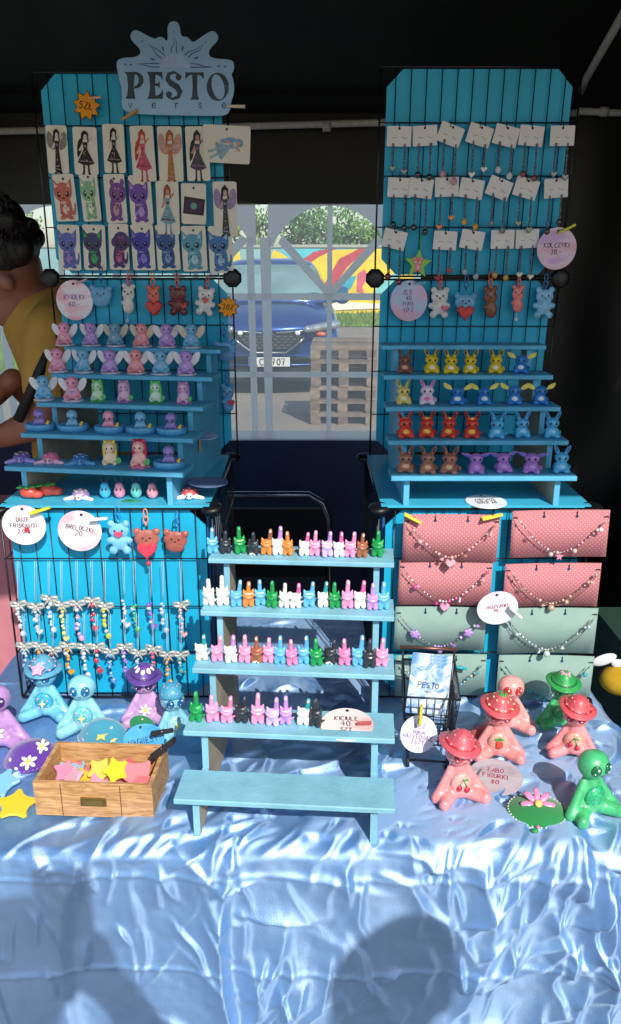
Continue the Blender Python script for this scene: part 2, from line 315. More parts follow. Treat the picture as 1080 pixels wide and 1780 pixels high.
# ------------------------------------------------------------------ the car
def car():
    Y0 = 10.35; x0 = XA(468, Y0, .5); blue = M('#1d4f9c', rough=.25, metal=.55, var=.05, coat=1.0); blk = M('#16181b', rough=.6); chrome = M('#c9ccd0', rough=.12, metal=1, var=.02)
    t = thing('parked_car', 'dark blue crossover car parked nose-on outside the tent window', 'car', (x0, Y0, -.25), R(1.5))
    def loft(secs, name, mat, lvl=2, parent=t, close=True):
        b = MB(); n = len(secs[0][1]) * 2
        for y, hp in secs:
            ring = [(x, z) for x, z in hp] + [(-x, z) for x, z in hp[::-1]]; b.v += [(x, y + bow * (abs(x) / .92) ** 2.2, z) for (x, z) in ring for bow in [.22 if y < .5 else 0]]
        for i in range(len(secs) - 1):
            for j in range(n): b.f.append((i * n + j, i * n + (j + 1) % n, (i + 1) * n + (j + 1) % n, (i + 1) * n + j)); b.m.append(0); b.s.append(True)
        if close:
            L = (len(secs) - 1) * n; h = n // 2
            for j in range(h - 1):
                b.f.append((j, n - 1 - j, n - 2 - j, j + 1)); b.f.append((L + j, L + j + 1, L + n - 2 - j, L + n - 1 - j)); b.m += [0, 0]; b.s += [True, True]
        o = add(name, b.mesh(name), mat, parent); m = o.modifiers.new('sub', 'SUBSURF'); m.levels = m.render_levels = lvl; return o
    hp = lambda zb, w_, zs, zt: [(.35, zb), (w_ * .9, zb), (w_, zb + .1), (w_, zs - .08), (w_ * .96, zs), (w_ * .55, zt - .005), (.2, zt)]
    body = loft([(.0, hp(.40, .84, .74, .80)), (.04, hp(.36, .90, .80, .9)), (.35, hp(.34, .915, .93, 1.04)), (1.05, hp(.3, .92, 1.03, 1.15)), (1.5, hp(.3, .92, 1.06, 1.17)), (3.4, hp(.3, .92, 1.08, 1.15)), (4.3, hp(.35, .9, 1.08, 1.12)), (4.42, hp(.45, .84, .95, 1.0))], 'body', blue)
    gp = lambda w0, z0, w1, z1: [(.35, z0), (w0, z0), (w0 * .98, z0 + .06), (w0 + (w1 - w0) * .6, z0 + (z1 - z0) * .6), (w1 + .02, z1 - .05), (w1 * .8, z1), (.2, z1 + .012)]
    cab = loft([(1.0, gp(.8, 1.08, .78, 1.14)), (1.15, gp(.83, 1.08, .76, 1.22)), (1.85, gp(.85, 1.08, .62, 1.63)), (2.1, gp(.85, 1.08, .62, 1.68)), (3.3, gp(.84, 1.08, .6, 1.66)), (4.0, gp(.8, 1.08, .62, 1.5)), (4.25, gp(.78, 1.08, .7, 1.2))], 'cabin', blue)
    glass = M('#7fa19d', rough=.06, var=.25, scale=2.2, coat=1, spec=.9)
    b = MB(); N = 9
    for i in range(N):
        s_ = i / (N - 1)
        for j in range(13):
            u = -1 + j / 6; w_ = .765 - .155 * s_; b.v.append((u * w_, 1.035 + .70 * s_ + .1 * u * u - .05 * math.sin(s_ * math.pi), 1.175 + .425 * s_ - .015 * u * u))
    b.f = [(i * 13 + j, i * 13 + j + 1, (i + 1) * 13 + j + 1, (i + 1) * 13 + j) for i in range(N - 1) for j in range(12)]; b.m = [0] * len(b.f); b.s = [True] * len(b.f)
    add('windscreen', b.mesh('windscreen'), glass, cab)
    b = MB().tube([(-.72, 1.08, 1.18), (-.3, 1.0, 1.175), (.3, 1.0, 1.175), (.72, 1.08, 1.18)], .018, 6); add('wiper', b.mesh('wiper'), blk, cab)
    for s_ in (-1, 1):
        b = MB().add([(s_ * .865, 1.45, 1.12), (s_ * .865, 3.3, 1.12), (s_ * .70, 3.1, 1.53), (s_ * .70, 2.0, 1.53)], [(0, 1, 2, 3)]); add('side_window', b.mesh('side_window'), glass, cab)
        b = MB().ell((s_ * 1.0, 1.25, 1.15), (.1, .07, .075)); b.tube([(s_ * .85, 1.3, 1.1), (s_ * .98, 1.28, 1.13)], .02); add('wing_mirror', b.mesh('wing_mirror'), blue, t)
        hl = add('headlight', clay('headlight', [('c', (s_ * .48, .03, .835), (s_ * .86, .2, .885), .05, .06)], .018, 3), M('#aeb6bb', rough=.1, metal=.6, coat=1, var=.3, scale=14), t)
        b = MB().ell((s_ * .66, .05, .775), (.065, .04, .03)); add('indicator', b.mesh('indicator'), M('#e0622a', rough=.2, coat=1), hl)
        b = MB().ell((s_ * .36, -.06, .80), (.035, .02, .03)); add('lamp_bead', b.mesh('lamp_bead'), M('#f0f2f2', rough=.1, coat=1), hl)
        b = MB().tube([(s_ * .09, -.035, .80), (s_ * .4, -.012, .82), (s_ * .5, .01, .84)], [.018, .014, .01]); add('chrome_strip', b.mesh('chrome_strip'), chrome, t)
        b = MB().ell((s_ * .66, .03, .5), (.09, .04, .06)); add('fog_lamp', b.mesh('fog_lamp'), blk, t)
    gr = MB().plate(chaikin([(-.46, .79), (.46, .79), (.40, .70), (.20, .575), (-.20, .575), (-.40, .70)], 2), -.035, .1, .01); grl = add('grille', gr.mesh('grille'), blk, t)
    b = MB()
    for r_ in range(5):
        for c_ in range(10):
            x = -.36 + c_ * .08 + (r_ % 2) * .04; z = .755 - r_ * .036
            if abs(x) < .38 - max(0, (.70 - z)) * 1.5: b.box((x - .026, -.043, z - .008), (x + .026, -.035, z + .008))
    add('grille_slats', b.mesh('grille_slats'), M('#8b8f93', rough=.3, metal=.8), grl)
    b = MB().tube([(-.44, -.04, .74), (-.38, -.045, .68), (-.21, -.05, .555), (.21, -.05, .555), (.38, -.045, .68), (.44, -.04, .74)], .016, 6); add('grille_trim', b.mesh('grille_trim'), chrome, grl)
    b = MB().plate([(0, .875), (.07, .775), (0, .675), (-.07, .775)], -.075, -.04, .012); em = add('emblem', b.mesh('emblem'), chrome, grl)
    b = MB().plate([(0, .815), (.03, .775), (0, .735), (-.03, .775)], -.078, -.074); add('emblem_centre', b.mesh('emblem_centre'), blk, em)
    loft([(-.04, [(.3, .2), (.72, .2), (.80, .24), (.82, .34), (.74, .44), (.5, .47), (.2, .45)]), (.0, [(.3, .17), (.78, .17), (.88, .22), (.9, .36), (.82, .46), (.5, .5), (.2, .48)]), (.5, [(.3, .18), (.8, .18), (.9, .22), (.9, .36), (.82, .46), (.5, .5), (.2, .48)])], 'lower_bumper', blk)
    pl = add('number_plate', MB().box((-.26, -.105, .39), (.26, -.09, .505)).mesh('number_plate'), M('#d8d8d2', rough=.5), t)
    add('plate_band', MB().box((-.258, -.1075, .392), (-.215, -.105, .503)).mesh('plate_band'), M('#2347a8', rough=.5), pl)
    tx = writing(['LC 9707'], .078, .013, -.1085, jit=0); add('plate_lettering', tx.mesh('plate_lettering'), M('#1c1c1e', rough=.6), pl, (.02, 0, .447))
    for sx in (-1, 1):
        for yy in (.85, 3.5):
            b = MB().lathe([(.2, -.11), (.31, -.11), (.335, -.08), (.335, .08), (.31, .11), (.2, .11)], 24); wh = add('wheel', b.mesh('wheel'), M('#151515', rough=.9), t, (sx * .82, yy, .335), (0, R(90), 0))
            b = MB().lathe([(.05, -.112), (.2, -.112), (.21, .0), (.2, .112), (.05, .112)], 18); add('rim', b.mesh('rim'), M('#8d9094', rough=.3, metal=.8), wh)
car()
# ================================================================== the tent
YT = 3.2
tent = thing('market_tent', 'black market tent with a clear arched window in its back wall', 'tent', (0, YT, 0))
tm = M('#1d261e', rough=.55, var=.3, scale=5, bump=.6, bscale=9); tmf = M('#0f1510', rough=.45, var=.4, scale=3); tml = M('#22375e', rough=.5, var=.4, scale=3)
XL, XR, ZE, YE = -1.75, 1.62, 1.98, .362
WL, WR = -1.75, .42; WB, WTp = .785, 1.673
def rip(x0, x1, z0, z1, y, amp, sd, nx=60, nz=40, mat=tmf, name='wall_sheet', axis=0):
    rn = random.Random(sd); ph = [(rn.uniform(4, 16), rn.uniform(-5, 5), rn.uniform(0, 6), rn.uniform(.3, 1)) for _ in range(7)]
    b = MB()
    for i in range(nz + 1):
        for j in range(nx + 1):
            x = x0 + (x1 - x0) * j / nx; z = z0 + (z1 - z0) * i / nz
            d = sum(a * math.sin(fx * x + fz * z + p + 1.3 * math.sin(3 * z + 2 * x)) for fx, fz, p, a in ph) * amp / 3
            b.v.append((x, y + d - YT, z) if axis == 0 else (y + d, x - YT, z))
    b.f = [(i * (nx + 1) + j, i * (nx + 1) + j + 1, (i + 1) * (nx + 1) + j + 1, (i + 1) * (nx + 1) + j) for i in range(nz) for j in range(nx)]; b.m = [0] * len(b.f); b.s = [True] * len(b.f)
    return add(name, b.mesh(name), mat, tent)
rip(XL, WR, WTp, ZE + .02, YT, .006, 1, 40, 8); rip(XL, WR, .0, WB, YT, .012, 2, 50, 16, mat=tml); rip(WR, XR, 0, ZE + .02, YT, .022, 3, 70, 60)
rip(.45, YT, 0, ZE, XR, .03, 4, 60, 40, axis=1, name='side_wall'); rip(1.9, YT, 0, ZE, XL, .03, 5, 40, 40, axis=1, name='side_wall')
b = MB(); ym = (YE + YT) / 2; xm = (XL + XR) / 2
b.add([(XL, YE - YT, ZE), (XR, YE - YT, ZE), (XR, 0, ZE), (XL, 0, ZE), (xm, ym - YT, 2.75), (XL, YE - YT, ZE + .012), (XR, YE - YT, ZE + .012), (XR, 0, ZE + .012), (XL, 0, ZE + .012), (xm, ym - YT, 2.77)],
      [(1, 0, 4), (2, 1, 4), (3, 2, 4), (0, 3, 4), (5, 6, 9), (6, 7, 9), (7, 8, 9), (8, 5, 9), (0, 1, 6, 5)])
add('roof', b.mesh('roof'), tm, tent)
pole = M('#e2e2dc', rough=.4)
def rod(pts, r=.012, name='pole'): return add(name, MB().tube([Vector(p) - Vector((0, YT, 0)) for p in pts], r, 8).mesh(name), pole, tent)
yy = 3.12
rod([P(-60, 229, yy), P(330, 222, yy), P(665, 213, yy), P(1006, 196, yy)]); rod([P(1006, 193, yy), P(1150, 199, yy)])
rod([P(1010, 160, yy), P(1020, 135, 3.0), P(1120, -40, 2.5)], .013)
for px_ in (120, 568, 1050): add('pole_clamp', MB().tube([P(px_ - 7, 220 if px_ < 800 else 194, yy) - Vector((0, YT, 0)), P(px_ + 7, 220 if px_ < 800 else 194, yy) - Vector((0, YT, 0))], .017, 8).mesh('pole_clamp'), pole, tent)
for x in (XL + .03, XR - .03):
    for y in (YE + .03, YT - .05): rod([(x, y, 0), (x, y, ZE)], .018, 'tent_leg')
# window: clear sheet with printed white bars
def clear_mat():
    m = bpy.data.materials.new('clear_sheet'); m.use_nodes = True; n, l = m.node_tree.nodes, m.node_tree.links
    for q in list(n): n.remove(q)
    o = n.new('ShaderNodeOutputMaterial'); tr = n.new('ShaderNodeBsdfTransparent'); tr.inputs[0].default_value = (.93, .94, .93, 1)
    df = n.new('ShaderNodeBsdfTranslucent'); df.inputs[0].default_value = (.85, .84, .8, 1); gl = n.new('ShaderNodeBsdfGlossy'); gl.inputs['Roughness'].default_value = .15
    m1 = n.new('ShaderNodeMixShader'); m1.inputs[0].default_value = .3; m2 = n.new('ShaderNodeMixShader'); m2.inputs[0].default_value = .015
    l.new(tr.outputs[0], m1.inputs[1]); l.new(df.outputs[0], m1.inputs[2]); l.new(m1.outputs[0], m2.inputs[1]); l.new(gl.outputs[0], m2.inputs[2]); l.new(m2.outputs[0], o.inputs[0]); return m
def print_mat():
    m = bpy.data.materials.new('printed_bar'); m.use_nodes = True; n, l = m.node_tree.nodes, m.node_tree.links; b_ = n['Principled BSDF']
    b_.inputs['Base Color'].default_value = (.85, .85, .85, 1); b_.inputs['Roughness'].default_value = .6
    tr = n.new('ShaderNodeBsdfTranslucent'); tr.inputs[0].default_value = (.96, .95, .93, 1); mx = n.new('ShaderNodeMixShader'); mx.inputs[0].default_value = .8
    l.new(b_.outputs[0], mx.inputs[1]); l.new(tr.outputs[0], mx.inputs[2]); l.new(mx.outputs[0], n['Material Output'].inputs[0]); return m
b = MB().add([(WL, 0, WB - .01), (WR, 0, WB - .01), (WR, 0, WTp + .01), (WL, 0, WTp + .01)], [(0, 1, 2, 3)]); win = add('window_sheet', b.mesh('window_sheet'), clear_mat(), tent)
pm = print_mat()
def bar(poly, lay, name='window_bar'): add(name, MB().flat(poly, -.002 - .0015 * lay).mesh(name), pm, win)
zc_, rr = 1.437, .232; zh, zl = 1.343, 1.045
for k in range(-0, 4):
    cx = .073 - .51 * k; hw = .215
    arch = [(cx + rr * math.cos(R(a)), zc_ + rr * math.sin(R(a))) for a in range(180 - 22, 20, -6)]
    top = [(cx - .232, WTp + .005), (cx - .232, zc_ + .09)] + arch + [(cx + .232, zc_ + .09), (cx + .232, WTp + .005)]
    bar([p for p in top if p[0] <= WR], 0, 'window_arch')
    sh_ = -.51 * k; vx = lambda px, py: P(px, py, YT).x + sh_
    bar([(vx(463, 757), WB), (vx(475, 757), WB), (vx(471, 420), zc_ + .12), (vx(452, 420), zc_ + .12)], 2)
    bar([(vx(439, 757), WB), (vx(450, 757), WB), (vx(441, 420), zc_ + .12), (vx(428, 420), zc_ + .12)], 2)
    bar([(cx - .0095, WB), (cx + .0095, WB), (cx + .0095, WTp), (cx - .0095, WTp)], 1)
    for s_ in (-1, 1): bar([(cx + s_ * .004, zh - .008), (cx + s_ * .004, zh + .03), (cx + s_ * .178, zc_ + .13), (cx + s_ * .195, zc_ + .1)][::s_], 3)
    bar([(cx - .255, zh - .014), (cx + .255, zh - .014), (cx + .255, zh + .012), (cx - .255, zh + .012)], 4); bar([(cx - .255, zl - .011), (cx + .255, zl - .011), (cx + .255, zl + .011), (cx - .255, zl + .011)], 5)
    bar([(cx - .255, WB - .005), (cx + .255, WB - .005), (cx + .255, WB + .035), (cx - .255, WB + .035)], 6)
# ================================================================== table and satin cloth
TX0, TX1, TY0, TY1 = -.575, .50, .895, 1.66
tb = thing('folding_table', 'trestle table hidden under the satin cloth', 'table', ((TX0 + TX1) / 2, (TY0 + TY1) / 2, 0))
wm = M('#d8d8d4', rough=.5)
add('table_top', MB().box((-.525, -.37, .700), (.525, .37, .728)).mesh('table_top'), wm, tb)
for sx in (-.49, .49):
    for sy in (-.32, .32): add('leg', MB().tube([(sx, sy, 0), (sx, sy, .6995)], .014, 8).mesh('leg'), M('#55585c', rough=.4, metal=.8), tb)
def vn(x, y, seed):
    rs = np.random.RandomState(seed); t = rs.rand(64, 64); xi = np.floor(x).astype(int); yi = np.floor(y).astype(int); fx = x - xi; fy = y - yi
    fx = fx * fx * fx * (fx * (fx * 6 - 15) + 10); fy = fy * fy * fy * (fy * (fy * 6 - 15) + 10); g = lambda a, c: t[a % 64, c % 64]
    return (g(xi, yi) * (1 - fx) + g(xi + 1, yi) * fx) * (1 - fy) + (g(xi, yi + 1) * (1 - fx) + g(xi + 1, yi + 1) * fx) * fy
def ridge(x, y, s_, pw=3.0): return (1 - np.abs(2 * vn(x, y, s_) - 1)) ** pw
def satin_mat():
    m = bpy.data.materials.new('satin'); m.use_nodes = True; n, l = m.node_tree.nodes, m.node_tree.links; b_ = n['Principled BSDF']
    b_.inputs['Base Color'].default_value = (.13, .33, .68, 1); b_.inputs['Metallic'].default_value = .2; b_.inputs['Roughness'].default_value = .3; b_.inputs['Specular IOR Level'].default_value = .9
    gl = n.new('ShaderNodeBsdfGlossy'); gl.inputs['Color'].default_value = (.60, .78, 1, 1); gl.inputs['Roughness'].default_value = .44; gl.inputs['Anisotropy'].default_value = .55
    tg = n.new('ShaderNodeCombineXYZ'); tg.inputs[0].default_value = 1.0; l.new(tg.outputs[0], gl.inputs['Tangent'])      # satin threads run along the table
    mx = n.new('ShaderNodeMixShader'); mx.inputs[0].default_value = .42
    tc = n.new('ShaderNodeTexCoord'); no = n.new('ShaderNodeTexNoise'); no.inputs['Scale'].default_value = 700; no.inputs['Detail'].default_value = 3
    bp = n.new('ShaderNodeBump'); bp.inputs['Strength'].default_value = .5; bp.inputs['Distance'].default_value = .0012
    l.new(tc.outputs['Object'], no.inputs['Vector']); l.new(no.outputs['Fac'], bp.inputs['Height']); l.new(bp.outputs[0], b_.inputs['Normal']); l.new(bp.outputs[0], gl.inputs['Normal'])
    l.new(b_.outputs[0], mx.inputs[1]); l.new(gl.outputs[0], mx.inputs[2]); l.new(mx.outputs[0], n['Material Output'].inputs[0]); return m
def cloth():
    st = .0028; us = np.arange(TX0 - .45, TX1 + .66, st); vs = np.arange(TY0 - .69, TY1 + .05, st); U, V = np.meshgrid(us, vs)
    nx = np.clip(U, TX0, TX1); ny = np.clip(V, TY0, TY1); dx, dy = U - nx, V - ny; d = np.hypot(dx, dy); e = d + 1e-9; dirx, diry = dx / e, dy / e
    r = .017; ang = np.minimum(d / r, math.pi / 2); out = r * np.sin(ang); dn = r * (1 - np.cos(ang)) + np.maximum(0, d - r * math.pi / 2)
    # single creases strewn over the flat sheet, each a short curved ridge that fades at its ends
    rs = np.random.RandomState(5); cr = np.zeros_like(U)
    def stroke(cx, cy, th, L, wd, h, bend):
        x0, x1 = np.searchsorted(us, [cx - L - .04, cx + L + .04]); y0, y1 = np.searchsorted(vs, [cy - L - .04, cy + L + .04])
        if x1 <= x0 or y1 <= y0: return
        u, v_ = U[y0:y1, x0:x1] - cx, V[y0:y1, x0:x1] - cy; a, b_ = math.cos(th), math.sin(th); s_, t_ = u * a + v_ * b_, -u * b_ + v_ * a
        t_ = t_ - bend * s_ * s_ - .012 * (vn(s_ * 30 + cx * 50 + 40, t_ * 0 + cy * 9 + 20, 7) - .5) * min(1, L * 12); fd = np.clip(1 - (s_ / L) ** 2, 0, 1) ** 1.3
        cr[y0:y1, x0:x1] += h * fd * np.where(t_ > 0, np.exp(-t_ / (wd * 2.6)), np.exp(-(t_ / wd) ** 2))
    def cluster(cx, cy, n_, sx, sy, th0, dth, h, Lr=(.02, .09)):
        for _ in range(n_):
            L_ = rs.uniform(*Lr); stroke(cx + rs.randn() * sx, cy + rs.randn() * sy, th0 + rs.randn() * dth, L_, rs.uniform(.0022, .0065) * (1 if L_ < .06 else 1.5), h * rs.uniform(.35, 1), rs.uniform(-4, 4))
    vert = math.pi / 2; E = TY0
    # front drop
    cluster(-.06, E - .24, 16, .03, .07, vert - .25, .35, .008); cluster(.05, E - .2, 9, .04, .08, vert + .3, .5, .006); cluster(.13, E - .08, 12, .05, .05, vert + .4, .6, .007); cluster(.30, E - .16, 30, .07, .08, vert - .35, .45, .010); cluster(.42, E - .14, 16, .04, .1, vert, .35, .010)
    cluster(.22, E - .30, 20, .1, .06, vert - .6, .5, .009); cluster(-.18, E - .12, 10, .06, .05, vert + .5, .6, .006); cluster(-.30, E - .2, 10, .08, .1, vert - .3, .5, .006); cluster(-.42, E - .14, 8, .07, .08, vert + .2, .6, .006); cluster(0, E - .4, 30, .3, .1, vert, .6, .007)
    for xs in (-.33, -.2, -.1, .04, .17, .26, .36, .45): cluster(xs, E - .07, 3, .02, .015, vert, .25, .006, (.02, .05))
    # top
    cluster(.33, E + .05, 44, .1, .05, .45, .5, .012); cluster(.2, E + .12, 34, .07, .07, .3, .5, .011); cluster(.42, E + .2, 30, .06, .09, .5, .5, .011); cluster(.0, E + .05, 22, .1, .04, .5, .45, .009); cluster(-.05, E + .3, 36, .08, .16, .2, .6, .011); cluster(-.28, E + .03, 14, .14, .03, .6, .5, .006, (.04, .12)); cluster(-.4, E + .25, 20, .1, .1, .2, .5, .008)
    cluster(.25, E + .3, 26, .1, .08, .3, .6, .010); cluster(-.02, E + .13, 18, .07, .05, .3, .5, .009); cluster(-.17, E + .06, 12, .05, .05, .5, .5, .008)
    for xs, th in ((-.26, 1.2), (-.115, 1.3), (.07, .9), (.2, 1.2), (.38, 1.0), (.14, .7)): stroke(xs, E + .06, th, .16, .006, .008, rs.uniform(-2, 2))
    soft = vn(U * 5, V * 5, 4); drop = np.clip(d / .3, 0, 1); fine = vn(U * 32, V * 24, 15) - .5
    top = cr * 1.2 + .008 * (vn(U * 8, V * 8, 95) - .5) + .002 * fine + .0008 * (vn(U * 85, V * 70, 16) - .5) - .0095; top = np.where(top > 0, .004 * np.tanh(top / .004), top)
    pl = vn(U * 7.5 + .9 * vn(U * 4, V * 5, 31), V * 1.5, 32); fold = .02 * (soft - .5) * drop + .022 * (pl - .5) * (.12 + drop) + cr * 1.25 + .0016 * fine + .0009 * (vn(U * 85, V * 70, 16) - .5)
    for xc, wd_, am in ((-.105, .012, .018), (.40, .014, .02), (-.33, .02, .008), (.23, .02, .007)):
        xc_ = xc + .02 * np.sin(dn * 9 + xc * 30); q = (U - xc_) / wd_; fold += am * np.clip(dn / .12, 0, 1) * np.where(q < 0, np.exp(q * .45), np.exp(-q * q * 2))
    for dc in (.055, .215, .4): fold += .0028 * np.exp(-((d - dc - .004 * np.sin(U * 11)) / .004) ** 2)
    hang = np.clip((d - .004) / .03, 0, 1)
    X = nx + dirx * (out + fold * hang); Y = ny + diry * (out + fold * hang); Z = ZT - dn + top * (1 - hang)
    Z = np.where(d == 0, ZT + top, Z)
    H, Wn = U.shape; v = np.stack([X, Y, Z], -1).reshape(-1, 3); idx = np.arange(H * Wn).reshape(H, Wn)
    f = np.stack([idx[:-1, :-1], idx[:-1, 1:], idx[1:, 1:], idx[1:, :-1]], -1).reshape(-1, 4)
    me = bpy.data.meshes.new('satin_cloth'); me.vertices.add(len(v)); me.vertices.foreach_set('co', v.ravel()); me.loops.add(f.size); me.loops.foreach_set('vertex_index', f.ravel())
    me.polygons.add(len(f)); me.polygons.foreach_set('loop_start', np.arange(0, f.size, 4)); me.polygons.foreach_set('use_smooth', np.ones(len(f), bool)); me.update(); me.validate(); me.materials.append(None)
    return tag(add('satin_tablecloth', me, satin_mat()), 'shiny light blue satin cloth crumpled over the table front', 'tablecloth')
cloth()
# neighbouring stall with dark green cloth
ng = M('#1d3a30', rough=.8, var=.2, scale=20)
b = MB(); N = 40
for i in range(N + 1):
    x = .66 + .9 * i / N
    for z, yo in ((.0, .0), (.35, .0), (.70, .0), (.712, .01), (.715, .3), (.715, .7)): b.v.append((x, 1.02 + yo + (.018 * math.sin(x * 40) * (1 - z / .72) if yo == 0 else 0), z))
b.f = [(i * 6 + j, (i + 1) * 6 + j, (i + 1) * 6 + j + 1, i * 6 + j + 1) for i in range(N) for j in range(5)]
L_ = len(b.v)
for k in range(25):
    y = 1.02 + .7 * k / 24
    for z in (0, .35, .7, .715): b.v.append((.66 - .012 * math.sin(y * 45) * (1 - z / .72), y, z))
b.f += [(L_ + i * 4 + j, L_ + i * 4 + j + 1, L_ + (i + 1) * 4 + j + 1, L_ + (i + 1) * 4 + j) for i in range(24) for j in range(3)]
b.m = [0] * len(b.f); b.s = [True] * len(b.f)
tag(add('draped_side_table', b.mesh('draped_side_table'), ng), 'low table under a dark green cloth right of the stall', 'table')
bee = thing('bee_plush', 'round yellow bee plush with white wings on the dark green cloth', 'toy', P(1078, 1205, 1.33) - Vector((0, 0, 0)))
bee.location = (XA(1082, 1.33, .75), 1.33, .716)
add('body', clay('bee_body', [('e', (0, 0, .03), (.042, .032, .03)), ('e', (.03, -.01, .045), .022)], .004), M('#b8901c', rough=.95), bee)
for s_ in (-1, 1): add('wing', MB().ell((-.02 + s_ * .018, .0, .065 - s_ * .006), (.024, .004, .011), M3=Matrix.Rotation(R(20 * s_), 3, 'Y')).mesh('wing'), M('#d8dadd', rough=.8), bee)
add('stripe', MB().lathe([(.0315, -.004), (.0318, .004)], 20, sx=1.02, sy=1.0).mesh('stripe'), M('#1a1a1a', rough=.9), bee, (.012, 0, .03), (0, R(90), 0))
# ================================================================== wire racks
wire = M('#0b0c0e', rough=.35, spec=.6); board_m = M('#14aed6', rough=.5, var=.1, scale=7, bump=.15, bscale=90); navy = M('#1d5f96', rough=.6, var=.1, scale=9)
def grid_mesh(w_=.35, h_=.35, nv=14, nh=5, dbl=True):
    b = MB()
    for i in range(nv): x = -w_ / 2 + w_ * i / (nv - 1); b.tube([(x, 0, 0), (x, 0, h_)], .0017 if i in (0, nv - 1) else .001, 5)
    for i in range(nh): z = h_ * i / (nh - 1); b.tube([(-w_ / 2, -.002, z), (w_ / 2, -.002, z)], .002 if i in (0, nh - 1) else .0011, 5)
    return b.mesh('wire_grid')
gm = grid_mesh()
def cham(w_, z0, z1, c=.028): return [(-w_ / 2 + c, z0), (w_ / 2 - c, z0), (w_ / 2, z0 + c), (w_ / 2, z1 - c), (w_ / 2 - c, z1), (-w_ / 2 + c, z1), (-w_ / 2, z1 - c), (-w_ / 2, z0 + c)]
conn = MB().lathe([(.004, -.012), (.016, -.012), (.0205, -.006), (.0205, .006), (.016, .012), (.004, .012)], 8)
for k in range(4): a = R(45 + 90 * k); conn.box((-.003, -.014, -.0205), (.003, .0, -.016), M4=Matrix.Rotation(a, 4, 'Z'))
cme = conn.mesh('corner_connector'); cmat = M('#0c0d10', rough=.45, bump=.2, bscale=200)
def rack(cx, label):
    t = thing('wire_grid_rack', label, 'display rack', (cx, YF, ZT), 0, 'wire grid display racks'); dz = lambda z: z - ZT
    D_ = YB - YF
    sx_ = .013 if cx < 0 else .009; ln = 0 if cx < 0 else LEAN; yl = lambda z: D_ - ln * (z - Z1); ra = math.atan(ln)
    add('wire_grid', gm, wire, t, (0, 0, 0)); add('wire_grid', gm, wire, t, (sx_, D_, dz(Z1 + .004)), (ra, 0, 0)); add('wire_grid', gm, wire, t, (sx_, yl(Z2 + .004), dz(Z2 + .004)), (ra, 0, 0))
    for x in (-.175, .175): add('side_grid', gm, wire, t, (x, D_ / 2, dz(ZT)), (0, 0, R(90)))
    for i, (z0, z1, y) in enumerate(((ZT + .004, Z1 - .004, 0), (Z1 + .01, Z2 - .002, D_), (Z2 + .008, Z3 - .002, D_))):
        add('backing_board', MB().plate(cham(.326, dz(z0), dz(z1)), .006, .010).mesh('backing_board'), board_m, t, (sx_ if i else 0, y + (ln * dz(Z1) if i else 0), 0), (ra if i else 0, 0, 0))
    for x in (-.165, .165): add('side_board', MB().box((-.002, .02, .01), (.002, D_ - .02, .33)).mesh('side_board'), navy, t, (x, 0, 0))
    add('top_board', MB().box((-.172, -.006, dz(Z1) + .003), (.172, D_ - .008, dz(Z1) + .007)).mesh('top_board'), M('#3fb4d4', rough=.5, var=.05, scale=10), t)
    for x in (-.175, .175):
        for (z, y) in ((Z1, 0), (Z1, D_), (Z2, D_)):
            add('corner_connector', cme, cmat, t, (x + (sx_ if z > Z1 else 0), (yl(z) - .004 if z > Z1 else y), dz(z)), (R(90), R(22.5), 0) if z != Z1 else (R(8), 0, 0), (.9, .9, .75) if z != Z1 else (.9, .9, .5))
    return t
rackL = rack(-.338, 'blue-backed wire grid rack on the left holding the sign'); rackR = rack(.288, 'blue-backed wire grid rack on the right holding earring cards')
ZS = Z1 + .007
# ================================================================== stepped stands
raw = M('#a89a83', rough=.8, var=.18, scale=18, bump=.15); 
def stand(label, loc, rz, W, n, z0, dz, y0, dy, dep, col, inset=.022):
    t = thing('stepped_display_stand', label, 'display stand', loc, rz, 'stepped wooden display stands'); th = .008; bm = paint_m(col)
    for i in range(n): add('shelf', MB().bbox((-W / 2, y0 + i * dy, z0 + i * dz - th), (W / 2, y0 + i * dy + dep, z0 + i * dz), .0012).mesh('shelf'), bm, t)
    pts = [(y0 + .012, 0)]
    for i in range(n): pts += [(y0 + .012 + i * dy, z0 + i * dz - th - .0003)] + ([(y0 + .012 + (i + 1) * dy, z0 + i * dz - th - .0003)] if i < n - 1 else [])
    yb = y0 + (n - 1) * dy + dep - .002; pts += [(yb, z0 + (n - 1) * dz - th - .0003), (yb, 0)]
    for s_ in (-1, 1):
        xi, xo = s_ * (W / 2 - inset - .009), s_ * (W / 2 - inset); b = MB(); k = len(pts)
        b.v = [(xi, y, z) for y, z in pts] + [(xo, y, z) for y, z in pts]
        b.f = [tuple(range(k)), tuple(range(k, 2 * k))] + [(i, (i + 1) % k, k + (i + 1) % k, k + i) for i in range(k)]; b.m = [1] + [0] * (k + 1); b.s = [False] * (k + 2)
        add('side_panel', b.mesh('side_panel', 2), [bm, raw], t)
    bpy.context.view_layer.update()
    t_ = Matrix.Translation(Vector(loc)) @ Matrix.Rotation(rz, 4, 'Z')
    def on(i, px, back=.03):
        y, z = y0 + i * dy + back, z0 + i * dz; a, c = -.3, .3
        for _ in range(40):
            m = (a + c) / 2
            if proj(t_ @ Vector((m, y, z)))[0] < px: a = m
            else: c = m
        return t_ @ Vector((a, y, z))
    return on
onC = stand('powder blue stepped stand in the middle of the table', (-.034, .905, ZT), R(-4), .29, 5, .066, .0572, -.022, .0715, .066, '#86c0d3')
onL = stand('blue stepped stand on the left rack with winged figurines', (-.352, 1.30, ZS), R(-8.5), .305, 5, .0575, .0415, -.03, .066, .062, '#5ab5da')
onR = stand('blue stepped stand on the right rack with long-eared figurines', (.279, 1.275, ZS), 0, .298, 5, .052, .0455, -.027, .059, .055, '#5ab5da')
